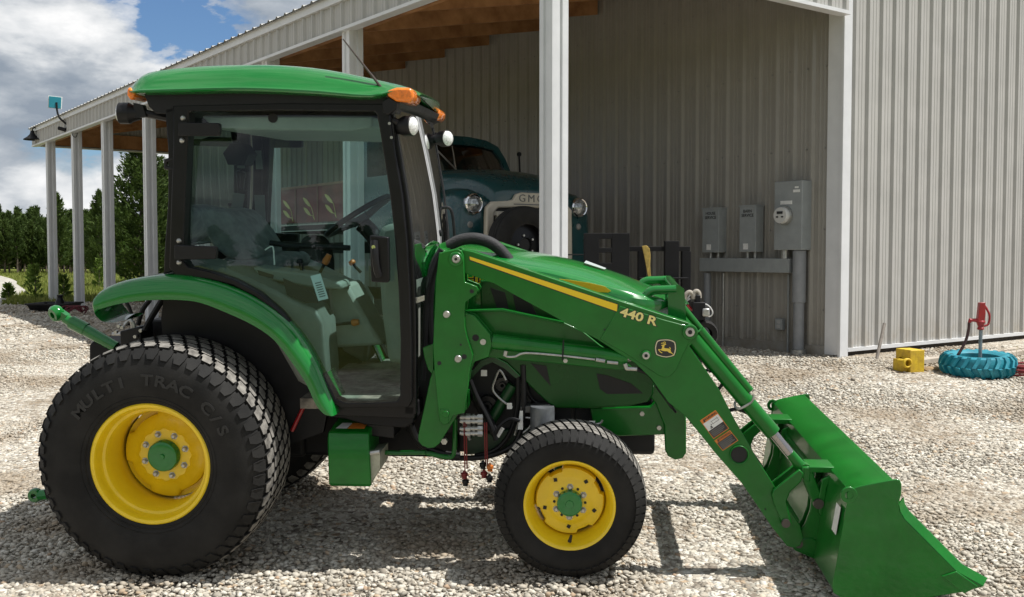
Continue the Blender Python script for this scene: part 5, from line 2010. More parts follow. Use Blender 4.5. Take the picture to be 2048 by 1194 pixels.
pm = post_mesh(3.72)
PT = [0.0]
for px in (708, 545, 405, 302, 218, 157, 105):
    Zp = 14255.0 / (px + 500)
    PT.append((Zp - 8.87) / 0.803)
for t_ in PT:
    o = bpy.data.objects.new('post', pm)
    col.objects.link(o)
    o.parent = barn
    o.location = (0, t_, 0)
LASTP = PT[-1]

# ------------------------------------------------------------------ electrical gear on the shaded wall
def wallbox(name, px0, px1, pyt, pyb, depth, material, bevel=0.006, back=0.03):
    """box fixed on the side wall; pixel extents of its front face"""
    x = DEP - back - depth
    ya, zt_ = KX(px0, pyt, x)
    yb, zb_ = KX(px1, pyb, x)
    m = MB()
    m.box((0, yb, zb_), (depth, ya, zt_))
    o = m.build(name, material, None, 0, bevel=bevel)
    o.matrix_world = barn.matrix_world @ Matrix.Translation((x, 0, 0))
    return o, x, (yb, ya, zb_, zt_)


TYZ = Matrix(((0, 0, -1, 0), (-1, 0, 0, 0), (0, 1, 0, 0), (0, 0, 0, 1)))     # text facing local -x, reading to the right


def walltext(o, name, s_, y, z, size, mm, sx=1.0):
    m = MB()
    textmb(m, s_, size, Matrix.Translation((-0.002, y, z)) @ TYZ, 0.0006, 0.0006, sx=sx)
    return m.build(name, mm, o, 0, fix=False)


INK = mat('box_ink', (0.02, 0.022, 0.022), 0.6)
for (a, b, c, d, w1, w2, lab) in ((1405, 1437, 418, 505, 'HOUSE', 'SERVICE', 'grey metal service box on the barn wall, left of its twin'), (1479, 1511, 413, 504, 'BARN', 'SERVICE', 'grey metal service box on the barn wall between its twin and the meter box')):
    o, x, (y0, y1, z0, z1) = wallbox('service_box', a, b, c, d, 0.14, GREYBOX)
    tag(o, lab, 'electrical box', 'service boxes on the shaded wall')
    walltext(o, 'box_lettering', w1 + '\n' + w2, (y0 + y1) / 2, z1 - 0.085, 0.05, INK)
    m = MB()
    m.box((-0.004, (y0 + y1) / 2 - 0.01, z0 + 0.03), (0.0, (y0 + y1) / 2 + 0.06, z0 + 0.10))
    m.build('box_label', WHITE, o, 0)
    m = MB()
    m.box((-0.008, y0 - 0.006, z1 - 0.004), (0.145, y1 + 0.006, z1 + 0.012))
    m.build('box_lid', GREYBOX, o, 0)
    m = MB()
    for q in (0.25, 0.7):
        m.tube([(0.07, y0 + (y1 - y0) * q, z0 - 0.09), (0.07, y0 + (y1 - y0) * q, z0 + 0.01)], 0.022, 10)
    m.split('conduit_nipple', ZINC, o)
o, x, (y0, y1, z0, z1) = wallbox('meter_box', 1549, 1603, 364, 500, 0.17, GREYBOX, 0.008)
tag(o, 'large grey metal box on the barn wall holding a round electric meter', 'meter box')
ym, zm = KX(1571, 431, x)
mp = o
m = MB()
m.lathe([(0.105, 0.0), (0.105, -0.03), (0.098, -0.05)], 32, (0, ym, zm), 'x')
m.build('meter_ring', ZINC, mp)
m = MB()
m.lathe([(0.095, -0.03), (0.095, -0.085), (0.088, -0.10), (0.001, -0.102)], 32, (0, ym, zm), 'x')
mt = m.build('meter_face', mat('meter_pale', (0.55, 0.55, 0.53), 0.25, coat=0.5), mp)
m = MB()
m.box((-0.106, ym - 0.04, zm + 0.015), (-0.10, ym + 0.04, zm + 0.045))
m.box((-0.106, ym - 0.05, zm - 0.025), (-0.10, ym - 0.02, zm - 0.01))
m.box((-0.106, ym + 0.02, zm - 0.025), (-0.10, ym + 0.05, zm - 0.01))
m.build('meter_display', LBLACK, mt, 0)
m = MB()
m.box((-0.006, ym - 0.09, zm + 0.125), (0, ym + 0.07, zm + 0.165))
m.box((-0.004, y0 + 0.03, z1 - 0.13), (0, y0 + 0.12, z1 - 0.10))
m.box((-0.004, y0 + 0.05, z1 - 0.085), (0, y0 + 0.10, z1 - 0.065))
m.build('box_label', WHITE, mp, 0)
m = MB()
m.tube([(0.08, y1 - 0.1, z0 - 0.10), (0.08, y1 - 0.1, z0 + 0.01)], 0.045, 12)
m.build('conduit_nipple', ZINC, mp)
o, x, (y0, y1, z0, z1) = wallbox('cable_trough', 1399, 1578, 516, 546, 0.13, GREYBOX)
tag(o, 'long low grey cable trough on the barn wall under the electrical boxes', 'cable trough')


def wallpipe(name, px, pt, pb, r, lab, material, px2=None, cat='conduit'):
    x = DEP - 0.03 - r - 0.02
    ya, za = KX(px, pt, x)
    _, zb_ = KX(px, pb, x)
    m = MB()
    m.tube([(0, 0, zb_), (0, 0, za)], r, 14)
    o = m.build(name, material)
    o.matrix_world = barn.matrix_world @ Matrix.Translation((x, ya, 0))
    tag(o, lab, cat, 'conduits on the shaded wall')
    return o, za, zb_


o, za, zb_ = wallpipe('conduit_pipe', 1599, 500, 712, 0.062, 'thick grey conduit from the meter box down to the ground', GREYPVC)
m = MB()
zc = KX(1599, 605, DEP - 0.1)[1]
m.lathe([(0.062, zc), (0.075, zc + 0.004), (0.075, za - 0.01), (0.062, za)], 18, (0, 0, 0), 'z')
m.build('conduit_sleeve', GREYPVC, o)
m = MB()
m.lathe([(0.062, zb_ + 0.08), (0.085, zb_ + 0.07), (0.085, zb_ + 0.02), (0.062, zb_ + 0.02)], 18, (0, 0, 0), 'z')
m.build('conduit_collar', ZINC, o)
wallpipe('conduit_pipe', 1415, 546, 700, 0.045, 'medium grey conduit under the left end of the cable trough', GREYPVC)
wallpipe('conduit_pipe', 1447, 546, 697, 0.012, 'thin pale conduit running down below the left service box', ZINC)
wallpipe('conduit_pipe', 1577, 548, 708, 0.012, 'thin conduit under the right end of the cable trough', GREYBOX)
o, x, (y0, y1, z0, z1) = wallbox('outlet_box', 1550, 1564, 637, 660, 0.05, GREYBOX, 0.004)
tag(o, 'small grey outdoor outlet low on the shaded barn wall', 'outlet')
m = MB()
yc_ = (y0 + y1) / 2
for q in (0.3, 0.72):
    m.box((-0.006, yc_ - 0.025, z0 + (z1 - z0) * q - 0.02), (0.0, yc_ + 0.025, z0 + (z1 - z0) * q + 0.02))
m.build('outlet_cover', mat('outlet_grey', (0.35, 0.35, 0.34), 0.4), o, 0, bevel=0.004)

# ------------------------------------------------------------------ on the fascia, far left
FZ = 24.0
o = empty('barn_lamp', at(78, 268, FZ))
tag(o, 'black gooseneck barn lamp hung at the far end of the lean-to fascia', 'lamp')
L0 = at(78, 268, FZ)
rel = lambda px, py, Y=FZ: at(px, py, Y) - L0
m = MB()
c = rel(65, 280)
m.lathe([(0.20, 0.0), (0.195, 0.02), (0.12, 0.07), (0.06, 0.13), (0.04, 0.20), (0.045, 0.215), (0.0, 0.22)], 24, c, 'z')
m.lathe([(0.19, 0.004), (0.11, 0.055), (0.001, 0.06)], 24, c, 'z')
m.build('lamp_shade', BLACKS, o)
m = MB()
m.tube(smooth_path([rel(65, 262), rel(65, 258), rel(69, 255.5), rel(73, 258), rel(75, 265), rel(79, 269), rel(84, 269)], 4), 0.014, 8)
m.disc(rel(84, 270), 0.07, 0.05, 'x', 16)
m.build('lamp_arm', BLACKS, o)
AZ = 21.85
L1 = at(142, 250, AZ)
o = empty('panel_antenna', L1)
tag(o, 'teal square panel antenna on a bent black arm above the fascia', 'antenna')
r1 = lambda px, py, Y=AZ: at(px, py, Y) - L1
m = MB()
c = r1(110, 205)
M = Matrix.Translation(c) @ Matrix.Rotation(0.35, 4, 'Z') @ Matrix.Rotation(0.06, 4, 'Y')
m.box((-0.12, -0.012, -0.12), (0.12, 0.012, 0.12), M)
m.build('antenna_panel', mat('teal_plastic', (0.008, 0.20, 0.26), 0.5), o, bevel=0.004)
m = MB()
m.box((-0.135, -0.03, -0.125), (0.135, -0.013 + 0.005, 0.135), M @ Matrix.Translation((0, 0.03, 0)))
m.build('antenna_rim', WHITE, o)
m = MB()
m.tube(smooth_path([r1(113, 205), r1(114, 220), r1(118, 234), r1(128, 244), r1(137, 251)], 4), 0.022, 8)
m.box(tuple(r1(134, 258)), tuple(r1(143, 244) + Vector((0, 0.05, 0))))
m.build('antenna_arm', BLACKS, o)
L2 = at(128, 258, AZ)
o = empty('security_camera', L2)
tag(o, 'small black security camera on the fascia below the panel antenna', 'camera')
r2 = lambda px, py, Y=AZ: at(px, py, Y) - L2
m = MB()
m.tube([r2(117, 256), r2(131, 260)], 0.04, 12)
m.build('camera_body', BLACKS, o)
m = MB()
m.tube([r2(130, 258), r2(138, 253)], 0.015, 8)
m.build('camera_bracket', BLACKS, o)
m = MB()
m.tube(smooth_path([at(143, 262, 21.6), at(146, 272, 21.5), at(152, 274, 21.4), at(155, 266, 21.3)], 4), 0.008, 6)
o = m.build('loose_cable', BLACKS)
tag(o, 'thin black cable looping down from the fascia at a post top', 'cable')

# ------------------------------------------------------------------ black tray and red rope at the far posts
c = ghit(110, 620)
o = empty('water_tray', c)
tag(o, 'low black plastic tray lying at the foot of the farthest post', 'tray')
sc_ = c.y / FPX
m = MB()
wd_, dp_, ht_ = 38 * sc_, 0.45, 0.15
m.grid([[(-wd_ * f, -dp_ * f, z), (wd_ * f, -dp_ * f, z), (wd_ * f, dp_ * f, z), (-wd_ * f, dp_ * f, z)] for f, z in ((0.85, 0.02), (0.98, ht_), (1.02, ht_), (1.02, ht_ - 0.03), (0.98, ht_ - 0.03))], True)
m.add([(-wd_ * 0.85, -dp_ * .85, 0.022), (wd_ * 0.85, -dp_ * .85, 0.022), (wd_ * 0.85, dp_ * .85, 0.022), (-wd_ * 0.85, dp_ * .85, 0.022)], [(0, 1, 2, 3)])
m.build('tray_body', BLACKP, o, 30)
m = MB()
m.lathe([(0.10, 0.02), (0.09, 0.16), (0.05, 0.24), (0.06, 0.30), (0.001, 0.31)], 14, (0.06, 0.1, 0), 'z')
m.build('tray_float', BLACKP, o)
c = ghit(155, 628)
m = MB()
pts = []
for k in range(30):
    a = k * 0.75
    pts.append((0.19 * math.cos(a) * (1 + 0.4 * math.sin(k * 1.3)), 0.12 * math.sin(a) - 0.12, 0.02 + 0.14 * abs(math.sin(k * 0.71))))
m.tube(smooth_path(pts, 2), 0.014, 6)
o = m.build('rope_pile', mat('dark_red_rope', (0.11, 0.018, 0.025), 0.8, var=0.5, vs=30), loc=c)
tag(o, 'tangled dark red rope at the foot of the second farthest post', 'rope')

# ------------------------------------------------------------------ by the sunlit end wall
c = ghit(1816, 742)
o = empty('yellow_steel_box', c)
o.rotation_euler = (0, 0, R(14))
tag(o, 'chipped yellow steel box with a side spout against the sunlit wall', 'box')
q = c.y / FPX
m = MB()
w_, h_ = 17 * q, 44 * q
m.box((-w_ * 0.55, -0.10, -0.03), (w_ * 1.35, 0.14, h_))
yb_ = m.build('box_body', YBLOCK, o, bevel=0.006)
m = MB()
m.lathe([(0.035, 0.10), (0.035, 0.0), (0.05, -0.01), (0.05, -0.04), (0.032, -0.045), (0.03, 0.0)], 20, (-w_ * 1.0, -0.08, h_ * 0.42), 'y')
m.lathe([(0.05, 0.0), (0.05, 0.12)], 16, (-w_ * 0.8, 0.02, h_ * 0.42), 'x')
m.box((-w_ * 1.25, -0.06, 0.0), (-w_ * 0.56, 0.10, h_ * 0.55))
m.build('box_spout', YBLOCK, o, bevel=0.006)

# painted tractor tyre lying flat
c = ghit(1955, 752)
Yt = c.y + 0.12
c = at(1955, 735, Yt)
q = Yt / FPX
c.z = gz(c.x, c.y)
Rt = 70 * q
o = empty('painted_tyre', c)
o.rotation_euler = (R(3), R(-1), 0)
tag(o, 'turquoise painted tractor tyre lying flat round the red hydrant', 'tyre')
m = MB()
half = [(0.075, 0.58 * Rt), (0.095, 0.68 * Rt), (0.10, 0.80 * Rt), (0.085, 0.90 * Rt), (0.05, 0.95 * Rt), (0, 0.96 * Rt)]
prof = sym(half)
m.lathe([(r, y + 0.10) for y, r in prof] + [(0.57 * Rt, 0.13), (0.57 * Rt, 0.06), (prof[0][1], prof[0][0] + 0.10)], 64, (0, 0, 0), 'z')
for s_ in (-1, 1):
    for k in range(22):
        a0 = 2 * math.pi * (k + (0.5 if s_ > 0 else 0)) / 22
        pl = []
        for (da, zz, rr) in ((0.0, 0.10, 0.985), (0.10, 0.10, 0.985), (0.20, 0.10 + s_ * 0.06, 0.955), (0.235, 0.10 + s_ * 0.098, 0.84), (0.13, 0.10 + s_ * 0.098, 0.84), (0.09, 0.10 + s_ * 0.06, 0.955)):
            pl.append((a0 + da, zz, rr))
        top = [((rr * Rt + 0.022) * math.cos(a), (rr * Rt + 0.022) * math.sin(a), zz + s_ * 0.004) for a, zz, rr in pl]
        bot = [((rr * Rt - 0.02) * math.cos(a), (rr * Rt - 0.02) * math.sin(a), zz) for a, zz, rr in pl]
        m.add(bot + top, [tuple(range(6, 12))] + [(i, (i + 1) % 6, 6 + (i + 1) % 6, 6 + i) for i in range(6)])
m.build('tyre_body', TEALT, o, 35)
# hydrant
hb_ = at(1960, 715, Yt)
hb_.z = c.z
o = empty('yard_hydrant', hb_)
tag(o, 'red frost-free yard hydrant on a grey pipe inside the turquoise tyre', 'hydrant')
HZ = lambda py: at(1960, py, Yt).z - hb_.z
m = MB()
m.tube([(0, 0, -0.05), (0.002, 0, HZ(652))], 0.0175, 14)
m.build('hydrant_pipe', mat('galvanised_pipe', (0.20, 0.24, 0.26), 0.45, metal=0.4, var=0.2, vs=20), o)
z1_, z2_ = HZ(660), HZ(605)
m = MB()
hh = z2_ - z1_
m.lathe([(0.02, z1_), (0.032, z1_ + 0.005), (0.032, z1_ + 0.02), (0.024, z1_ + 0.03), (0.045, z1_ + hh * 0.30), (0.034, z1_ + hh * 0.36)], 16, (0, 0, 0), 'z', True)
m.prism([(-0.040, z1_ + hh * 0.30), (0.028, z1_ + hh * 0.30), (0.036, z1_ + hh * 0.6), (0.030, z2_ - 0.02), (0.034, z2_), (-0.022, z2_), (-0.030, z1_ + hh * 0.7)], -0.026, 0.026)
m.tube([(-0.02, 0, z1_ + hh * 0.34), (-0.07, 0, z1_ + hh * 0.36), (-0.105, 0, z1_ + hh * 0.36), (-0.108, 0, z1_ + hh * 0.27)], [0.022, 0.017, 0.020, 0.018], 12)
hd = m.build('hydrant_head', RED, o, 35, bevel=0.004)
m = MB()
m.tube(smooth_path([(0.03, 0, z2_ - 0.025), (0.06, 0, z2_ - 0.07), (0.085, 0, z1_ + hh * 0.52), (0.075, 0, z1_ + hh * 0.22), (0.03, 0, z1_ + hh * 0.14)], 4), 0.011, 10)
m.build('hydrant_handle', RED, hd)
m = MB()
hp_ = [at(x, y, Yt) for x, y in ((1938, 645), (1937, 660), (1932, 680), (1922, 700), (1915, 712))]
m.tube(smooth_path(hp_ + [hp_[-1] + Vector((0.02, 0.06, -0.06))], 4), 0.014, 10)
o = m.build('garden_hose', mat('dark_maroon_hose', (0.055, 0.022, 0.022), 0.6))
tag(o, 'dark maroon hose hanging from the red hydrant down behind the tyre', 'hose')
m = MB()
cc = ghit(2046, 752)
for k in range(5):
    r_ = 0.16 + 0.012 * (k % 3)
    m.tube([(r_ * math.cos(t), r_ * 0.8 * math.sin(t), 0.02 + 0.022 * k + 0.006 * math.sin(3 * t + k)) for t in np.linspace(0, 2 * math.pi, 33)[:-1]], 0.010, 8, True)
o = m.build('hose_coil', mat('red_hose', (0.22, 0.022, 0.026), 0.5), loc=cc)
tag(o, 'coiled red hose on the gravel right of the turquoise tyre', 'hose')
a, b = at(1747, 729, 10.9), at(1769, 647, 11.15)
m = MB()
m.tube([a - Vector((0, 0, 0.1)), b], 0.018, 10)
o = m.build('steel_stake', mat('dull_pipe', (0.19, 0.165, 0.14), 0.6, var=0.2, vs=15))
tag(o, 'thin leaning steel pipe stuck in the gravel before the sunlit wall', 'stake')
for (p0, p1, ww, lab) in (((1846, 731), (2052, 703), 0.10, 'long pale weathered board on the ground behind the turquoise tyre'), ((1975, 722), (2060, 710), 0.08, 'short weathered board lying beside the longer one at the right')):
    a, b = ghit(*p0), ghit(*p1)
    d = (b - a)
    m = MB()
    M = Matrix.Translation(a + Vector((0, 0, 0.03))) @ Matrix.Rotation(math.atan2(d.y, d.x), 4, 'Z')
    m.box((0, 0, -0.02), (d.length, ww, 0.03), M)
    o = m.build('weathered_board', LUMBER, bevel=0.004)
    tag(o, lab, 'board')
m = MB()
for k in range(40):
    a0 = at(1985 + 2.0 * k, 712 - 0.12 * k, 10.9)
    a0.z = gz(0, 11) - 0.02
    pts = [a0]
    d = Vector((random.uniform(-1, 1), random.uniform(-1, 0.5), random.uniform(0.5, 1.2)))
    for j in range(4):
        d = (d + Vector((random.uniform(-.7, .7), random.uniform(-.5, .5), -0.45))).normalized()
        pts.append(pts[-1] + d * 0.07)
    m.tube(pts, 0.0025, 4)
o = m.build('dry_weeds', mat('dry_weed', (0.35, 0.30, 0.18), 0.9))
tag(o, 'dry straw coloured weeds along the wall base at the far right', 'weeds', kind='stuff')
c = ghit(1868, 744)
m = MB()
m.add([tuple(v * np.array([0.13, 0.09, 0.06])) for v in protos[3]], [tuple(f) for f in IF])
o = m.build('brown_rock', mat('brown_rock', (0.26, 0.18, 0.10), 0.9, var=0.3, vs=12, bump=0.3, bs=30), loc=c + Vector((0, 0.1, 0.02)), smooth=0)
tag(o, 'flat brown rock between the yellow box and the turquoise tyre', 'rock')

# ------------------------------------------------------------------ old truck on a trailer under the lean-to
KA = BA - math.pi / 2
KO = Vector((0.151, 11.5, 0.97))
KF = Vector((math.cos(KA), math.sin(KA), 0))
KL = Vector((-math.sin(KA), math.cos(KA), 0))
KM = Matrix.Translation(KO) @ Matrix.Rotation(KA, 4, 'Z')


def KT(px, py, y):
    d = ray(px, py)
    p0 = KO + KL * y
    q = CAM + d * ((p0 - CAM).dot(KL) / d.dot(KL)) - KO
    return q.dot(KF), q.z


truck = empty('old_truck', M=KM)
tag(truck, 'dark teal vintage truck with cream grille parked on a trailer under the lean-to', 'truck')


def flip(mb):
    """xz-plane work -> yz-plane work (outline x becomes truck y)"""
    mb.v = [(y, x, z) for x, y, z in mb.v]
    return mb


# fenders and front body
rows = []
for x, f, zt_ in ((0.02, 0.86, 1.16), (-0.02, 0.93, 1.21), (-0.10, 0.98, 1.25), (-0.3, 1.0, 1.27), (-0.6, 1.0, 1.25), (-0.9, 1.0, 1.15), (-1.15, 1.0, 0.95), (-1.3, 1.0, 0.7)):
    hf = [(-1.0, 0.45), (-1.02, 0.75), (-1.0, 0.98), (-0.94, 1.10), (-0.84, 1.18), (-0.72, 1.20), (-0.6, 1.17), (-0.5, 1.12), (-0.3, 1.12), (0, 1.12)]
    hf = [(y * f, 0.45 + (z - 0.45) * (zt_ - 0.45) / 0.75 if x > -1.2 else z * 0.8) for y, z in hf]
    full = hf + [(-y, z) for y, z in reversed(hf[:-1])]
    rows.append([(x, y, z) for y, z in full])
m = MB()
m.grid(rows)
n = len(rows[0])
m.f.append(tuple(range(n)))
m.m.append(0)
m.build('front_fender', TEALP, truck, 50)
# hood
rows = []
for x, zt_, hwid in ((0.06, 1.18, 0.42), (0.05, 1.26, 0.46), (-0.02, 1.35, 0.52), (-0.15, 1.43, 0.58), (-0.4, 1.50, 0.64), (-0.8, 1.535, 0.72), (-1.25, 1.55, 0.80)):
    hf = [(-1.0, 1.10), (-1.0, 1.10 + (zt_ - 1.10) * 0.45), (-0.93, 1.10 + (zt_ - 1.10) * 0.75), (-0.75, 1.10 + (zt_ - 1.10) * 0.93), (-0.4, zt_ - 0.008), (0, zt_)]
    full = hf + [(-y, z) for y, z in reversed(hf[:-1])]
    rows.append([(x, y * hwid, z) for y, z in full])
dense = [smooth_path([r[j] for r in rows], 3) for j in range(len(rows[0]))]
m = MB()
m.grid([list(r) for r in zip(*dense)])
n = len(rows[0])
m.f.append(tuple(range(n)))
m.m.append(0)
m.build('truck_hood', TEALP, truck, 50)
# grille surround
m = MB()
inn = [(-0.50, 0.55), (-0.50, 0.98), (-0.44, 1.045), (-0.22, 1.055), (0, 1.06), (0.22, 1.055), (0.44, 1.045), (0.50, 0.98), (0.50, 0.55), (0.3, 0.50), (0, 0.48), (-0.3, 0.50)]
ou = [(-0.61, 0.48), (-0.60, 1.05), (-0.52, 1.11), (-0.27, 1.125), (0, 1.22), (0.27, 1.125), (0.52, 1.11), (0.60, 1.05), (0.61, 0.48), (0.3, 0.42), (0, 0.41), (-0.3, 0.42)]
ou[3:6] = [(-0.30, 1.125), (0, 1.215), (0.30, 1.125)]
m.ring(inn, ou, 0.03, 0.10)
flip(m)
gr = m.build('grille_surround', CREAMP, truck, 30, bevel=0.02)
m = MB()
m.prism([(-0.30, 1.10), (-0.24, 1.14), (-0.20, 1.20), (-0.12, 1.222), (0.12, 1.222), (0.20, 1.20), (0.24, 1.14), (0.30, 1.10)], 0.03, 0.103)
flip(m)
m.build('grille_crown', CREAMP, gr, 30, bevel=0.012)
m = MB()
for z in (0.60, 0.72, 0.84, 0.96):
    m.prism([(-0.5, z), (0.5, z), (0.5, z + 0.05), (-0.5, z + 0.05)], 0.03, 0.075)
for sg in (-1, 1):
    m.prism([(sg * 0.40, 0.55), (sg * 0.45, 0.55), (sg * 0.45, 1.0), (sg * 0.40, 1.0)], 0.03, 0.085)
flip(m)
m.split('grille_bar', CREAMP, gr, 30, bevel=0.008)
m = MB()
m.prism([(-0.5, 0.5), (0.5, 0.5), (0.5, 1.05), (-0.5, 1.05)], 0.02, 0.03)
flip(m)
m.build('grille_back', DARK, gr, 0)
m = MB()
# text reads left to right for someone facing the truck: +y is to the viewer's right
M = Matrix(((0, 0, 1, 0.104), (1, 0, 0, 0.0), (0, 1, 0, 1.155), (0, 0, 0, 1)))
textmb(m, 'GMC', 0.118, M, 0.004, 0.0, sx=1.15, spacing=1.35)
m.prism([(0, 0), (0, 0), (0, 0)], 0, 0) if False else None
m.box((0.102, -0.24, 1.085), (0.106, 0.24, 1.097))
m.build('grille_lettering', mat('letter_grey', (0.13, 0.13, 0.13), 0.5), gr, 0, fix=False)
for sg in (-1, 1):
    m = MB()
    m.lathe([(0.10, -0.06), (0.112, 0.0), (0.112, 0.03), (0.10, 0.045), (0.09, 0.04)], 30, (0.035, sg * 0.74, 1.08), 'x')
    hl = m.build('headlight', CHROME, truck)
    m = MB()
    m.lathe([(0.092, 0.032), (0.075, 0.050), (0.04, 0.062), (0.001, 0.066)], 30, (0.035, sg * 0.74, 1.08), 'x')
    m.build('headlight_lens', mat('headlight_glass', (0.30, 0.31, 0.31), 0.08, metal=0.6, var=0.6, vs=22), hl)
    m = MB()
    m.lathe([(0.042, -0.02), (0.042, 0.015), (0.03, 0.03), (0.001, 0.034)], 20, (0.0, sg * 0.76, 0.86), 'x')
    m.build('parking_light', mat('parking_lens', (0.18, 0.18, 0.17), 0.2, coat=0.4), truck)
# cab
outer = [(-0.84, 0.7), (-0.86, 1.2), (-0.83, 1.50), (-0.76, 1.75), (-0.68, 1.90), (-0.52, 1.97), (-0.25, 2.0), (0, 2.0), (0.25, 2.0), (0.52, 1.97), (0.68, 1.90), (0.76, 1.75), (0.83, 1.50), (0.86, 1.2), (0.84, 0.7), (0, 0.7)]
wind = [(-0.72, 1.5), (-0.73, 1.52), (-0.74, 1.56), (-0.68, 1.74), (-0.60, 1.85), (-0.45, 1.88), (-0.25, 1.89), (0, 1.89), (0.25, 1.89), (0.45, 1.88), (0.60, 1.85), (0.68, 1.74), (0.74, 1.56), (0.73, 1.52), (0.72, 1.5), (0, 1.5)]
rearw = [(x * 0.62, 1.52 + (z - 1.5) * 0.75) for x, z in wind]


def capped(mb, inner, x):
    mb.ring(inner, outer, x, x - 0.04)


m = MB()
m.ring(wind, outer, -1.34, -1.40)
m.ring(rearw, outer, -2.30, -2.34)
flip(m)
# the windscreen rakes back towards the roof
m.v = [(x - (0.16 * max(0, z - 1.5) / 0.5 if x > -1.5 else 0), y, z) for x, y, z in m.v]
top = [p for p in outer if p[1] >= 1.88]
m.grid([[(-1.40 - 0.16 * max(0, z - 1.5) / 0.5 + (0.05 if z > 1.95 else 0), y, z) for y, z in top], [(-1.75, y, z + 0.025) for y, z in top], [(-2.1, y, z + 0.02) for y, z in top], [(-2.34, y, z) for y, z in top]])
for sg in (-1, 1):
    m.box((-2.34, sg * 0.86 - 0.02, 0.7), (-1.38, sg * 0.86 + 0.02, 1.48))
    m.box((-2.34, sg * 0.83 - 0.02, 1.45), (-2.10, sg * 0.70 + 0.02, 1.92))
m.build('truck_cab', TEALP, truck, 40)
m = MB()
m.add([(-1.37 - 0.16 * max(0, z - 1.5) / 0.5, y, z) for y, z in wind], [tuple(range(len(wind)))])
m.build('truck_windscreen', TGLASS, truck, 0)
m = MB()
m.tube([(-1.36, -0.02, 1.5), (-1.50, -0.0, 1.89)], 0.012, 8)
m.build('windscreen_divider', CHROME, truck)
m = MB()
m.tube([(-1.33, 0.0, 1.53), (-1.40, -0.28, 1.80)], 0.010, 6)
m.build('truck_wiper', STEEL, truck)
m = MB()
m.box((-2.2, -0.75, 0.75), (-1.9, 0.75, 1.45))
m.build('truck_seat', DARK, truck, bevel=0.04)
m = MB()
m.tube([(-1.62 + 0.06 * math.sin(t), 0.38 + 0.2 * math.cos(t), 1.50 + 0.17 * math.sin(t)) for t in np.linspace(0, 2 * math.pi, 25)[:-1]], 0.012, 6, True)
m.build('truck_steering_wheel', BLACKP, truck)
m = MB()
m.tube([(-1.2, 0.83, 1.5), (-1.26, 0.86, 1.78)], 0.012, 8)
m.disc((-1.26, 0.86, 1.80), 0.03, 0.02, 'x', 12)
m.build('cowl_mirror', BLACKS, truck)
# front wheels
for sg in (-1, 1):
    m = MB()
    m.lathe([(0.22, 0.10), (0.34, 0.12), (0.40, 0.09), (0.41, 0), (0.40, -0.09), (0.34, -0.12), (0.22, -0.10), (0.05, -0.06)], 36, (-0.62, sg * 0.84, 0.0 + 0.41 - 0.02), 'y')
    m.build('truck_wheel', RUBBER, truck)
    m = MB()
    m.lathe([(0.22, 0.10), (0.34, 0.12), (0.40, 0.09), (0.41, 0), (0.40, -0.09), (0.34, -0.12), (0.22, -0.10), (0.05, -0.06)], 36, (-3.6, sg * 0.84, 0.39), 'y')
    m.build('truck_wheel', RUBBER, truck)
# flat bed with painted side boards
m = MB()
m.box((-5.3, -0.99, 0.84), (-2.40, 0.99, 0.94))
m.box((-5.3, -0.4, 0.55), (-0.2, 0.4, 0.70))
bed = m.build('truck_bed', BLACKS, truck)
m = MB()
y_ = -1.0
for sgn in (-1.0,):
    a, b = KT(557, 453, y_), KT(672, 440, y_)
    m.prism([(a[0] - 1.2, 0.925), (-2.42, 0.925), (-2.42, 0.940), (a[0] - 1.2, 0.940)], -1.004, -0.99)
    m.prism([(a[0] - 1.2, 0.845), (-2.42, 0.845), (-2.42, 0.857), (a[0] - 1.2, 0.857)], -1.004, -0.99)
m.split('bed_stripe', mat('bed_stripe_grey', (0.40, 0.40, 0.38), 0.5), bed, 0)
m = MB()
tl_, tr_ = KT(556, 382, y_), KT(686, 360, y_)
x0b = tl_[0]
zt_ = (tl_[1] + tr_[1]) / 2
zb_ = 0.96
m.box((-5.3, -1.0, zb_), (-2.36, -0.97, zt_))
m.box((-5.3, 0.97, zb_), (-2.36, 1.0, zt_))
sb = m.build('side_board', MAROON, bed, 0)
m = MB()
TAN = mat('board_frame_tan', (0.20, 0.10, 0.065), 0.6, var=0.2, vs=10)
xd = [-2.37, KT(688, 400, y_)[0], KT(636, 400, y_)[0], KT(592, 400, y_)[0], KT(557, 400, y_)[0], KT(557, 400, y_)[0] - 0.72]
for x in xd:
    m.box((x - 0.012, -1.012, zb_), (x + 0.012, -1.001, zt_))
m.box((-5.3, -1.012, zt_ - 0.02), (-2.36, -1.0, zt_ + 0.012))
m.split('board_frame', TAN, sb, 0)
m = MB()
for heads in (((880, 90, 945, 165), (880, 175, 945, 240), 968, 270), ((1050, 65, 1120, 145), (1055, 150, 1120, 220), 1150, 255), ((1235, 35, 1310, 115), (1240, 125, 1310, 200), 1335, 235)):
    for hx0, hy0, hx1, hy1 in heads[:2]:
        W_ = lambda x, y: Vector(KT(360 + x / 4.264, 380 + y / 4.264, -1.0))
        a, b = W_(hx0, hy0), W_(hx1, hy1)
        d = (b - a)
        nrm = Vector((-d.y, d.x)).normalized() * 0.030
        pl = [a, a + d * 0.15 + nrm * 0.6, a + d * 0.4 + nrm, a + d * 0.75 + nrm * 0.75, b, a + d * 0.75 - nrm * 0.75, a + d * 0.4 - nrm, a + d * 0.15 - nrm * 0.6]
        m.prism([(p.x, p.y) for p in pl], -1.006, -1.0005)
        e = W_(heads[2], heads[3])
        mid = (b + e) / 2 + Vector((-0.01, 0.03))
        m.tube(smooth_path([(b.x, -1.003, b.y), (mid.x, -1.003, mid.y), (e.x, -1.003, e.y)], 3), 0.006, 5)
m.build('painted_wheat', WHEAT, sb, 0)

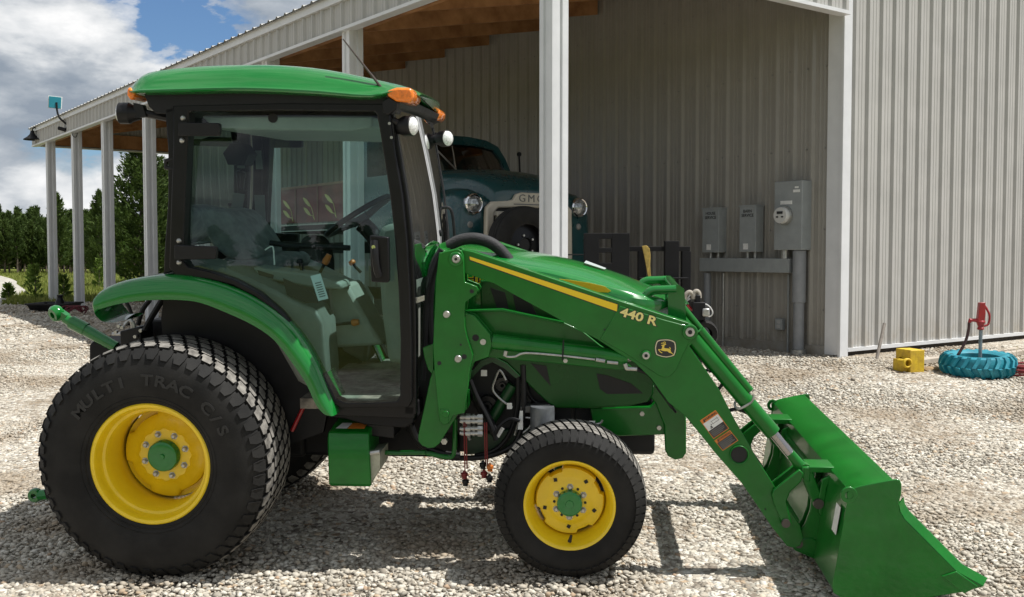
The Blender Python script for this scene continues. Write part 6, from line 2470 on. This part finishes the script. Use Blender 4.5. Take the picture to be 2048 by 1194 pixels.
# trailer below
tra = empty('flatbed_trailer', M=Matrix.Translation(KO - Vector((0, 0, 0.59))) @ Matrix.Rotation(KA, 4, 'Z'))
tag(tra, 'black flatbed trailer carrying the teal truck, spare tyre upright at its front', 'trailer')
m = MB()
m.box((-5.6, -1.02, 0.48), (0.55, 1.02, 0.585))
m.box((-5.6, -1.05, 0.42), (0.55, -1.02, 0.60))
m.box((-5.6, 1.02, 0.42), (0.55, 1.05, 0.60))
m.box((0.5, -1.05, 0.42), (0.58, 1.05, 0.62))
m.build('trailer_deck', BLACKS, tra, 0)
for sg in (-1, 1):
    for xq in (-3.0, -3.9):
        m = MB()
        m.lathe([(0.2, 0.09), (0.33, 0.10), (0.37, 0.07), (0.38, 0), (0.37, -0.07), (0.33, -0.10), (0.2, -0.09), (0.04, -0.05)], 32, (xq, sg * 0.80, 0.37), 'y')
        m.build('trailer_wheel', RUBBER, tra)
m = MB()
m.tube([(0.5, -0.7, 0.48), (1.5, 0, 0.46)], 0.045, 8)
m.tube([(0.5, 0.7, 0.48), (1.5, 0, 0.46)], 0.045, 8)
m.tube([(1.35, 0.0, 0.0), (1.35, 0.0, 0.75)], 0.035, 10)
m.split('trailer_tongue', BLACKS, tra)
m = MB()
sy_, sz_ = -0.02, 0
px_c = ray(1046, 490)
q = CAM + px_c * (((KO + KF * 0.42) - CAM).dot(KF) / px_c.dot(KF)) - KO
sy_, sz_ = q.dot(KL), q.z + 0.59
prof = [(0.235, 0.09), (0.30, 0.11), (0.37, 0.112), (0.405, 0.098), (0.412, 0.06), (0.406, 0.055), (0.414, 0.05), (0.416, 0.02), (0.409, 0.015), (0.416, 0.01), (0.416, -0.02), (0.409, -0.025), (0.414, -0.05), (0.40, -0.098), (0.33, -0.11), (0.235, -0.09)]
m.lathe(prof, 56, (0.42, sy_, sz_), 'x')
spt = m.build('spare_tyre', RUBBER, tra)
m = MB()
m.lathe([(0.24, 0.09), (0.22, 0.085), (0.21, 0.02), (0.15, 0.03), (0.08, 0.05), (0.07, 0.03), (0.001, 0.03)], 36, (0.42, sy_, sz_), 'x')
m.build('spare_rim', BLACKG, spt)
m = MB()
for k in range(5):
    t = 2 * math.pi * k / 5 + 0.6
    m.disc((0.47, sy_ + 0.105 * math.cos(t), sz_ + 0.105 * math.sin(t)), 0.012, 0.02, 'x', 8)
m.split('spare_bolt', ZINC, spt)
m = MB()
m.box((0.30, sy_ - 0.06, 0.5), (0.40, sy_ + 0.06, sz_ + 0.1))
m.build('spare_bracket', BLACKS, tra)

# ------------------------------------------------------------------ black steel implements right of the near post
def framebar(name, rects, Y, th, lab, cat, polys=()):
    pc = at((rects[0][0] + rects[0][2]) / 2, rects[0][3], Y)
    base = Vector((pc.x, pc.y, gz(pc.x, pc.y)))
    o = empty(name, base)
    tag(o, lab, cat)
    parts = []
    for (x0, y0, x1, y1, nm, yo) in rects:
        a, b = at(x0, y0, Y) - base, at(x1, y1, Y) - base
        m = MB()
        m.box((a.x, -th + yo, b.z), (b.x, th + yo, a.z))
        m.build(nm, BLACKS, o, 0, bevel=0.004)
    return o, base


ZY = lambda x, y: (1120 + x / 3.98, 400 + y / 3.98)
Yf = 9.9


def rz_(x0, y0, x1, y1, nm, yo=0.0):
    a, b = ZY(x0, y0), ZY(x1, y1)
    return (a[0], a[1], b[0], b[1], nm, yo)


def gpy(Y):
    return HOR + (HC - 0.335) * FPX / Y


fb = (gpy(Yf) - 400) * 3.98
framebar('fork_carriage', [rz_(190, 265, 305, fb, 'upright'), rz_(410, 265, 545, fb, 'upright'), rz_(305, 265, 410, 310, 'crossbar'), rz_(305, 380, 410, 420, 'crossbar'), rz_(305, 500, 410, 560, 'crossbar'), rz_(60, 430, 190, 440, 'side_rail')], Yf, 0.05, 'black steel fork carriage with square openings just right of the near post', 'carriage')
framebar('steel_rack', [rz_(545, 370, 1030, 408, 'crossbar'), rz_(620, 408, 680, fb, 'upright'), rz_(825, 326, 928, fb, 'upright', -0.06), rz_(966, 408, 1030, fb, 'upright'), rz_(620, 614, 1000, 624, 'crossbar', -0.12)], Yf + 0.25, 0.045, 'low black steel rack with thick upright, yellow strap over its top bar', 'rack')
m = MB()
pp = [at(*ZY(x, y), Yf + 0.12) for x, y in ((652, 366), (690, 362), (712, 385), (720, 440), (716, 520), (724, 610), (700, 614), (684, 520), (668, 440))]
b0 = pp[0].copy()
m.prism([((p - b0).x, (p - b0).z) for p in pp], -0.012, 0.012)
o = m.build('ratchet_strap', STRAP, loc=b0, bevel=0.003)
tag(o, 'faded yellow strap hanging over the black rack', 'strap')

# winch-like tangle of gear behind the brush guard
Yw = 8.6
pc = at(1405, 640, Yw)
base = Vector((pc.x, pc.y, gz(pc.x, pc.y)))
o = empty('winch_stand', base)
tag(o, 'black winch on a stand with cream hooks and a looped cable', 'winch')
rw_ = lambda px, py, Y=Yw: at(px, py, Y) - base
m = MB()
a, b = rw_(1384, 604), rw_(1408, 640)
m.box((a.x, -0.06, b.z), (b.x, 0.08, a.z))
a, b = rw_(1390, 590), rw_(1400, 606)
m.box((a.x, -0.03, b.z), (b.x, 0.05, a.z))
m.tube([rw_(1392, 640), rw_(1392, 690) * 1.0], 0.03, 10)
z_ = rw_(1396, 640).z
m.tube([(rw_(1396, 640).x, 0, z_), (rw_(1396, 640).x, 0, 0)], 0.035, 10)
m.build('winch_body', BLACKS, o, bevel=0.006)
for pts in (((1369, 606), (1371, 591), (1378, 584), (1385, 588), (1387, 598)), ((1389, 598), (1388, 586), (1393, 582), (1398, 586), (1399, 596))):
    m = MB()
    m.tube(smooth_path([rw_(*p) for p in pts], 4), 0.018, 8)
    m.build('winch_hook', mat('cream_hook', (0.33, 0.30, 0.25), 0.6), o)
m = MB()
m.tube(smooth_path([rw_(*p) for p in ((1400, 608), (1412, 609), (1421, 616), (1425, 626), (1420, 633), (1412, 632))], 4), 0.007, 8)
m.tube([rw_(1372, 602), rw_(1381, 588)], 0.008, 6)
m.tube([rw_(1370, 604), rw_(1380, 597)], 0.008, 6)
m.build('winch_cable', mat('pale_cable', (0.5, 0.5, 0.48), 0.5), o)
m = MB()
m.tube(smooth_path([rw_(*p) for p in ((1375, 610), (1385, 620), (1393, 617), (1398, 612))], 4), 0.012, 6)
m.build('red_cable', RED, o)
m = MB()
a, b = rw_(1402, 616), rw_(1416, 632)
m.box((a.x, -0.08, b.z), (b.x, -0.02, a.z))
m.build('winch_motor', ZINC, o, bevel=0.01)
m = MB()
c = rw_(1408, 668)
m.lathe([(0.06, 0.06), (0.10, 0.07), (0.12, 0.0), (0.10, -0.07), (0.06, -0.06)], 24, c, 'y')
m.build('stand_wheel', RUBBER, o)

# ------------------------------------------------------------------ trees
def cedar_crown(h, r, base, nb, per, seed, leaf=1.0):
    """branches swept up and out, each carrying small leaf sprays"""
    rg = random.Random(seed)
    m = MB()

    def spray(p, d, L):
        wv = d.cross(Vector((rg.uniform(-1, 1), rg.uniform(-1, 1), rg.uniform(-1, 1)))).normalized() * L * rg.uniform(0.16, 0.30)
        m.add([p - d * L * 0.35, p + wv, p + d * L, p - wv], [(0, 1, 2, 3)])
    for k in range(nb):
        f = (k + rg.random()) / nb
        z = h * (base + (1 - base) * f ** 0.9 * 0.97)
        prof = (1 - f) ** 0.8 * (0.45 + 0.55 * min(1, (f + 0.06) * 4)) + 0.05
        a = k * 2.399 + rg.uniform(-0.5, 0.5)
        L = r * prof * rg.uniform(0.65, 1.22)
        rise = rg.uniform(0.15, 0.75)
        out = Vector((math.cos(a), math.sin(a), 0))
        side = Vector((-math.sin(a), math.cos(a), 0))
        n = max(5, int(per * (0.35 + L / r)))
        for j in range(n):
            t = rg.random() ** 0.6
            wid = 0.28 * L * (1 - t) + 0.05
            p = Vector((0, 0, z)) + out * (L * t) + Vector((0, 0, rise * L * t * (0.45 + 0.55 * t))) + side * rg.uniform(-wid, wid) + Vector((0, 0, rg.uniform(-0.10, 0.12)))
            d = (out * rg.uniform(0.3, 1.0) + side * rg.uniform(-0.7, 0.7) + Vector((0, 0, rg.uniform(0.0, 1.0)))).normalized()
            spray(p, d, leaf * rg.uniform(0.07, 0.17))
    for j in range(30):
        spray(Vector((rg.uniform(-.04, .04), rg.uniform(-.04, .04), h * (0.93 + 0.08 * rg.random()))), Vector((rg.uniform(-.4, .4), rg.uniform(-.4, .4), 1)).normalized(), 0.12)
    return m.mesh('crown', CEDAR, 0, fix=False)


def trunk_mesh(h, r, seed):
    rg = random.Random(seed)
    m = MB()
    pts = [(0.05 * rg.uniform(-1, 1) * k, 0.05 * rg.uniform(-1, 1) * k, h * 0.92 * k / 6) for k in range(7)]
    m.tube(pts, [r * (1 - 0.85 * k / 6) for k in range(7)], 8)
    for k in range(14):
        z = h * rg.uniform(0.12, 0.8)
        a = rg.uniform(0, 6.283)
        L = h * 0.16 * (1.1 - z / h)
        m.tube([(0, 0, z), (math.cos(a) * L * 0.6, math.sin(a) * L * 0.6, z + L * 0.25), (math.cos(a) * L, math.sin(a) * L, z + L * 0.6)], [r * 0.3, r * 0.18, r * 0.05], 5)
    return m.mesh('trunk', BARK, 40)


KINDS = []
for i, (r, base, n) in enumerate(((1.25, 0.24, 110), (1.45, 0.18, 120), (1.05, 0.28, 100), (1.35, 0.12, 120))):
    KINDS.append((cedar_crown(5.0, r, base, n, 48, 11 + i, 1.5), trunk_mesh(5.0, 0.10, 40 + i)))
BACK = (cedar_crown(5.0, 1.6, 0.0, 120, 48, 31, 1.6), trunk_mesh(5.0, 0.1, 61))
BIG = (cedar_crown(5.2, 1.75, 0.02, 230, 75, 77, 1.0), trunk_mesh(5.2, 0.13, 80))


def tree(kind, px, py, Y, h, lab, group, wide=1.0):
    crown, trunk = kind
    p = at(px, 520, Y)
    base = Vector((p.x, p.y, 0.34))
    o = empty('cedar_tree', base)
    o.rotation_euler = (0, 0, random.uniform(0, 6.28))
    s = h / 5.0
    o.scale = (s * wide, s * wide, s)
    for nm, me in (('crown', crown), ('trunk', trunk)):
        c = bpy.data.objects.new(nm, me)
        col.objects.link(c)
        c.parent = o
    tag(o, lab, 'tree', group)
    return o


FAR = 'dark green cedar standing in the tree line across the field'
rt = random.Random(5)
for row, (Y0, hs) in enumerate(((58, 3.0), (64, 3.4), (72, 4.0))):
    for k in range(42):
        px = -60 + k * 10.4 + rt.uniform(-7, 7) + row * 8
        if px > 370:
            continue
        hh = hs * rt.uniform(0.82, 1.14)
        tree(BACK if row == 2 else KINDS[rt.randrange(4)], px, 540, Y0 + rt.uniform(-2, 2), hh, FAR, 'cedars of the far tree line', rt.uniform(0.66, 1.0))
tree(BIG, 286, 545, 36, 5.0, 'biggest bushy cedar, seen between the posts beside the tractor cab', None, 1.05)
tree(BIG, 328, 545, 38, 4.3, 'broad cedar half hidden behind the rear post of the tractor cab', None, 0.9)
tree(BIG, 200, 545, 47, 3.9, 'feathery cedar rising between the second and third posts from the left', None, 0.75)
tree(KINDS[3], 116, 545, 52, 4.2, 'narrow spired cedar between the two leftmost posts', None, 0.8)
tree(BIG, 372, 545, 40, 4.6, 'cedar seen through the rear corner glass of the cab', None, 0.9)
# trees behind the photographer, mirrored in the cab glass
for k in range(40):
    crown, trunk = KINDS[k % 4] if k % 3 else BIG
    o = empty('cedar_tree', (-75 + k * 2.9 + rt.uniform(-1, 1), -110 + rt.uniform(-5, 5), -0.6))
    s = rt.uniform(0.8, 1.4)
    o.scale = (s * 1.5, s * 1.5, s)
    for nm, me in (('crown', crown), ('trunk', trunk)):
        c = bpy.data.objects.new(nm, me)
        col.objects.link(c)
        c.parent = o
    tag(o, 'cedar behind the photographer, mirrored in the cab glass', 'tree', 'cedars mirrored in the cab glass')

# young bushes in the grass
def bush_mesh(h, r, n, seed):
    rg = random.Random(seed)
    m = MB()
    for k in range(n):
        a = rg.uniform(0, 6.283)
        z = h * rg.random()
        rad = r * (1 - (z / h) * 0.75) * rg.random() ** 0.5
        p = Vector((math.cos(a) * rad, math.sin(a) * rad, z))
        d = Vector((math.cos(a), math.sin(a), rg.uniform(0.2, 1.4))).normalized()
        L = rg.uniform(0.05, 0.13)
        wv = d.cross(Vector((rg.uniform(-1, 1), rg.uniform(-1, 1), rg.uniform(-1, 1)))).normalized() * L * 0.35
        m.add([p - d * L * 0.4, p + wv, p + d * L, p - wv], [(0, 1, 2, 3)])
    return m.mesh('foliage', SHRUB, 0, fix=False)


def stem_mesh(h):
    m = MB()
    m.tube([(0, 0, 0), (0.02, 0, h * 0.5), (0, 0.02, h * 0.85)], [0.02, 0.014, 0.006], 6)
    return m.mesh('stem', BARK, 40)


for i, (px, py, h, r, lab) in enumerate(((17, 597, 0.36, 0.16, 'small dark bush at the edge of the pale lane'), (70, 600, 0.85, 0.20, 'slim sapling in the grass left of the farthest post'), (127, 600, 0.60, 0.24, 'leafy bush in the grass between the two farthest posts'),
                                         (198, 575, 0.95, 0.20, 'yellow-green sapling beside the third post'), (62, 575, 0.7, 0.2, 'thin sapling farther out in the field left of the farthest post'), (250, 565, 0.9, 0.2, 'pale sapling below the biggest cedar'))):
    b = ghit(px, py)
    o = empty('young_bush', b)
    c = bpy.data.objects.new('foliage', bush_mesh(h, r, 190, 100 + i))
    col.objects.link(c)
    c.parent = o
    c = bpy.data.objects.new('stem', stem_mesh(h))
    col.objects.link(c)
    c.parent = o
    tag(o, lab, 'bush')

# grass
n = 42000
yv = 22.5 + 38 * rng.random(n) ** 1.6
xv = -yv * (0.22 + 0.36 * rng.random(n))
edge = 23.4 + 1.2 * np.sin(xv * 1.3) + 0.8 * np.sin(xv * 3.1)
lane_poly = [(p.x, p.y) for p in gp_]


def inside(x, y):
    c = False
    j = len(lane_poly) - 1
    for i in range(len(lane_poly)):
        xi, yi = lane_poly[i]
        xj, yj = lane_poly[j]
        if (yi > y) != (yj > y) and x < (xj - xi) * (y - yi) / (yj - yi) + xi:
            c = not c
        j = i
    return c


m = MB()
for i in range(n):
    x, y = xv[i], yv[i]
    if y < edge[i] or inside(x, y):
        continue
    h = 0.06 + 0.13 * rng.random() ** 2
    a = rng.random() * 6.283
    ww = 0.012 + 0.02 * rng.random()
    dx, dy = math.cos(a) * ww, math.sin(a) * ww
    lx, ly = (rng.random() - 0.5) * 0.12, (rng.random() - 0.5) * 0.12
    m.add([(x - dx, y - dy, 0.37), (x + dx, y + dy, 0.37), (x + lx, y + ly, 0.37 + h)], [(0, 1, 2)])
o = m.build('grass', GRASSM, None, 0, fix=False)
tag(o, 'rough green meadow grass beyond the gravel yard', 'grass', kind='stuff')
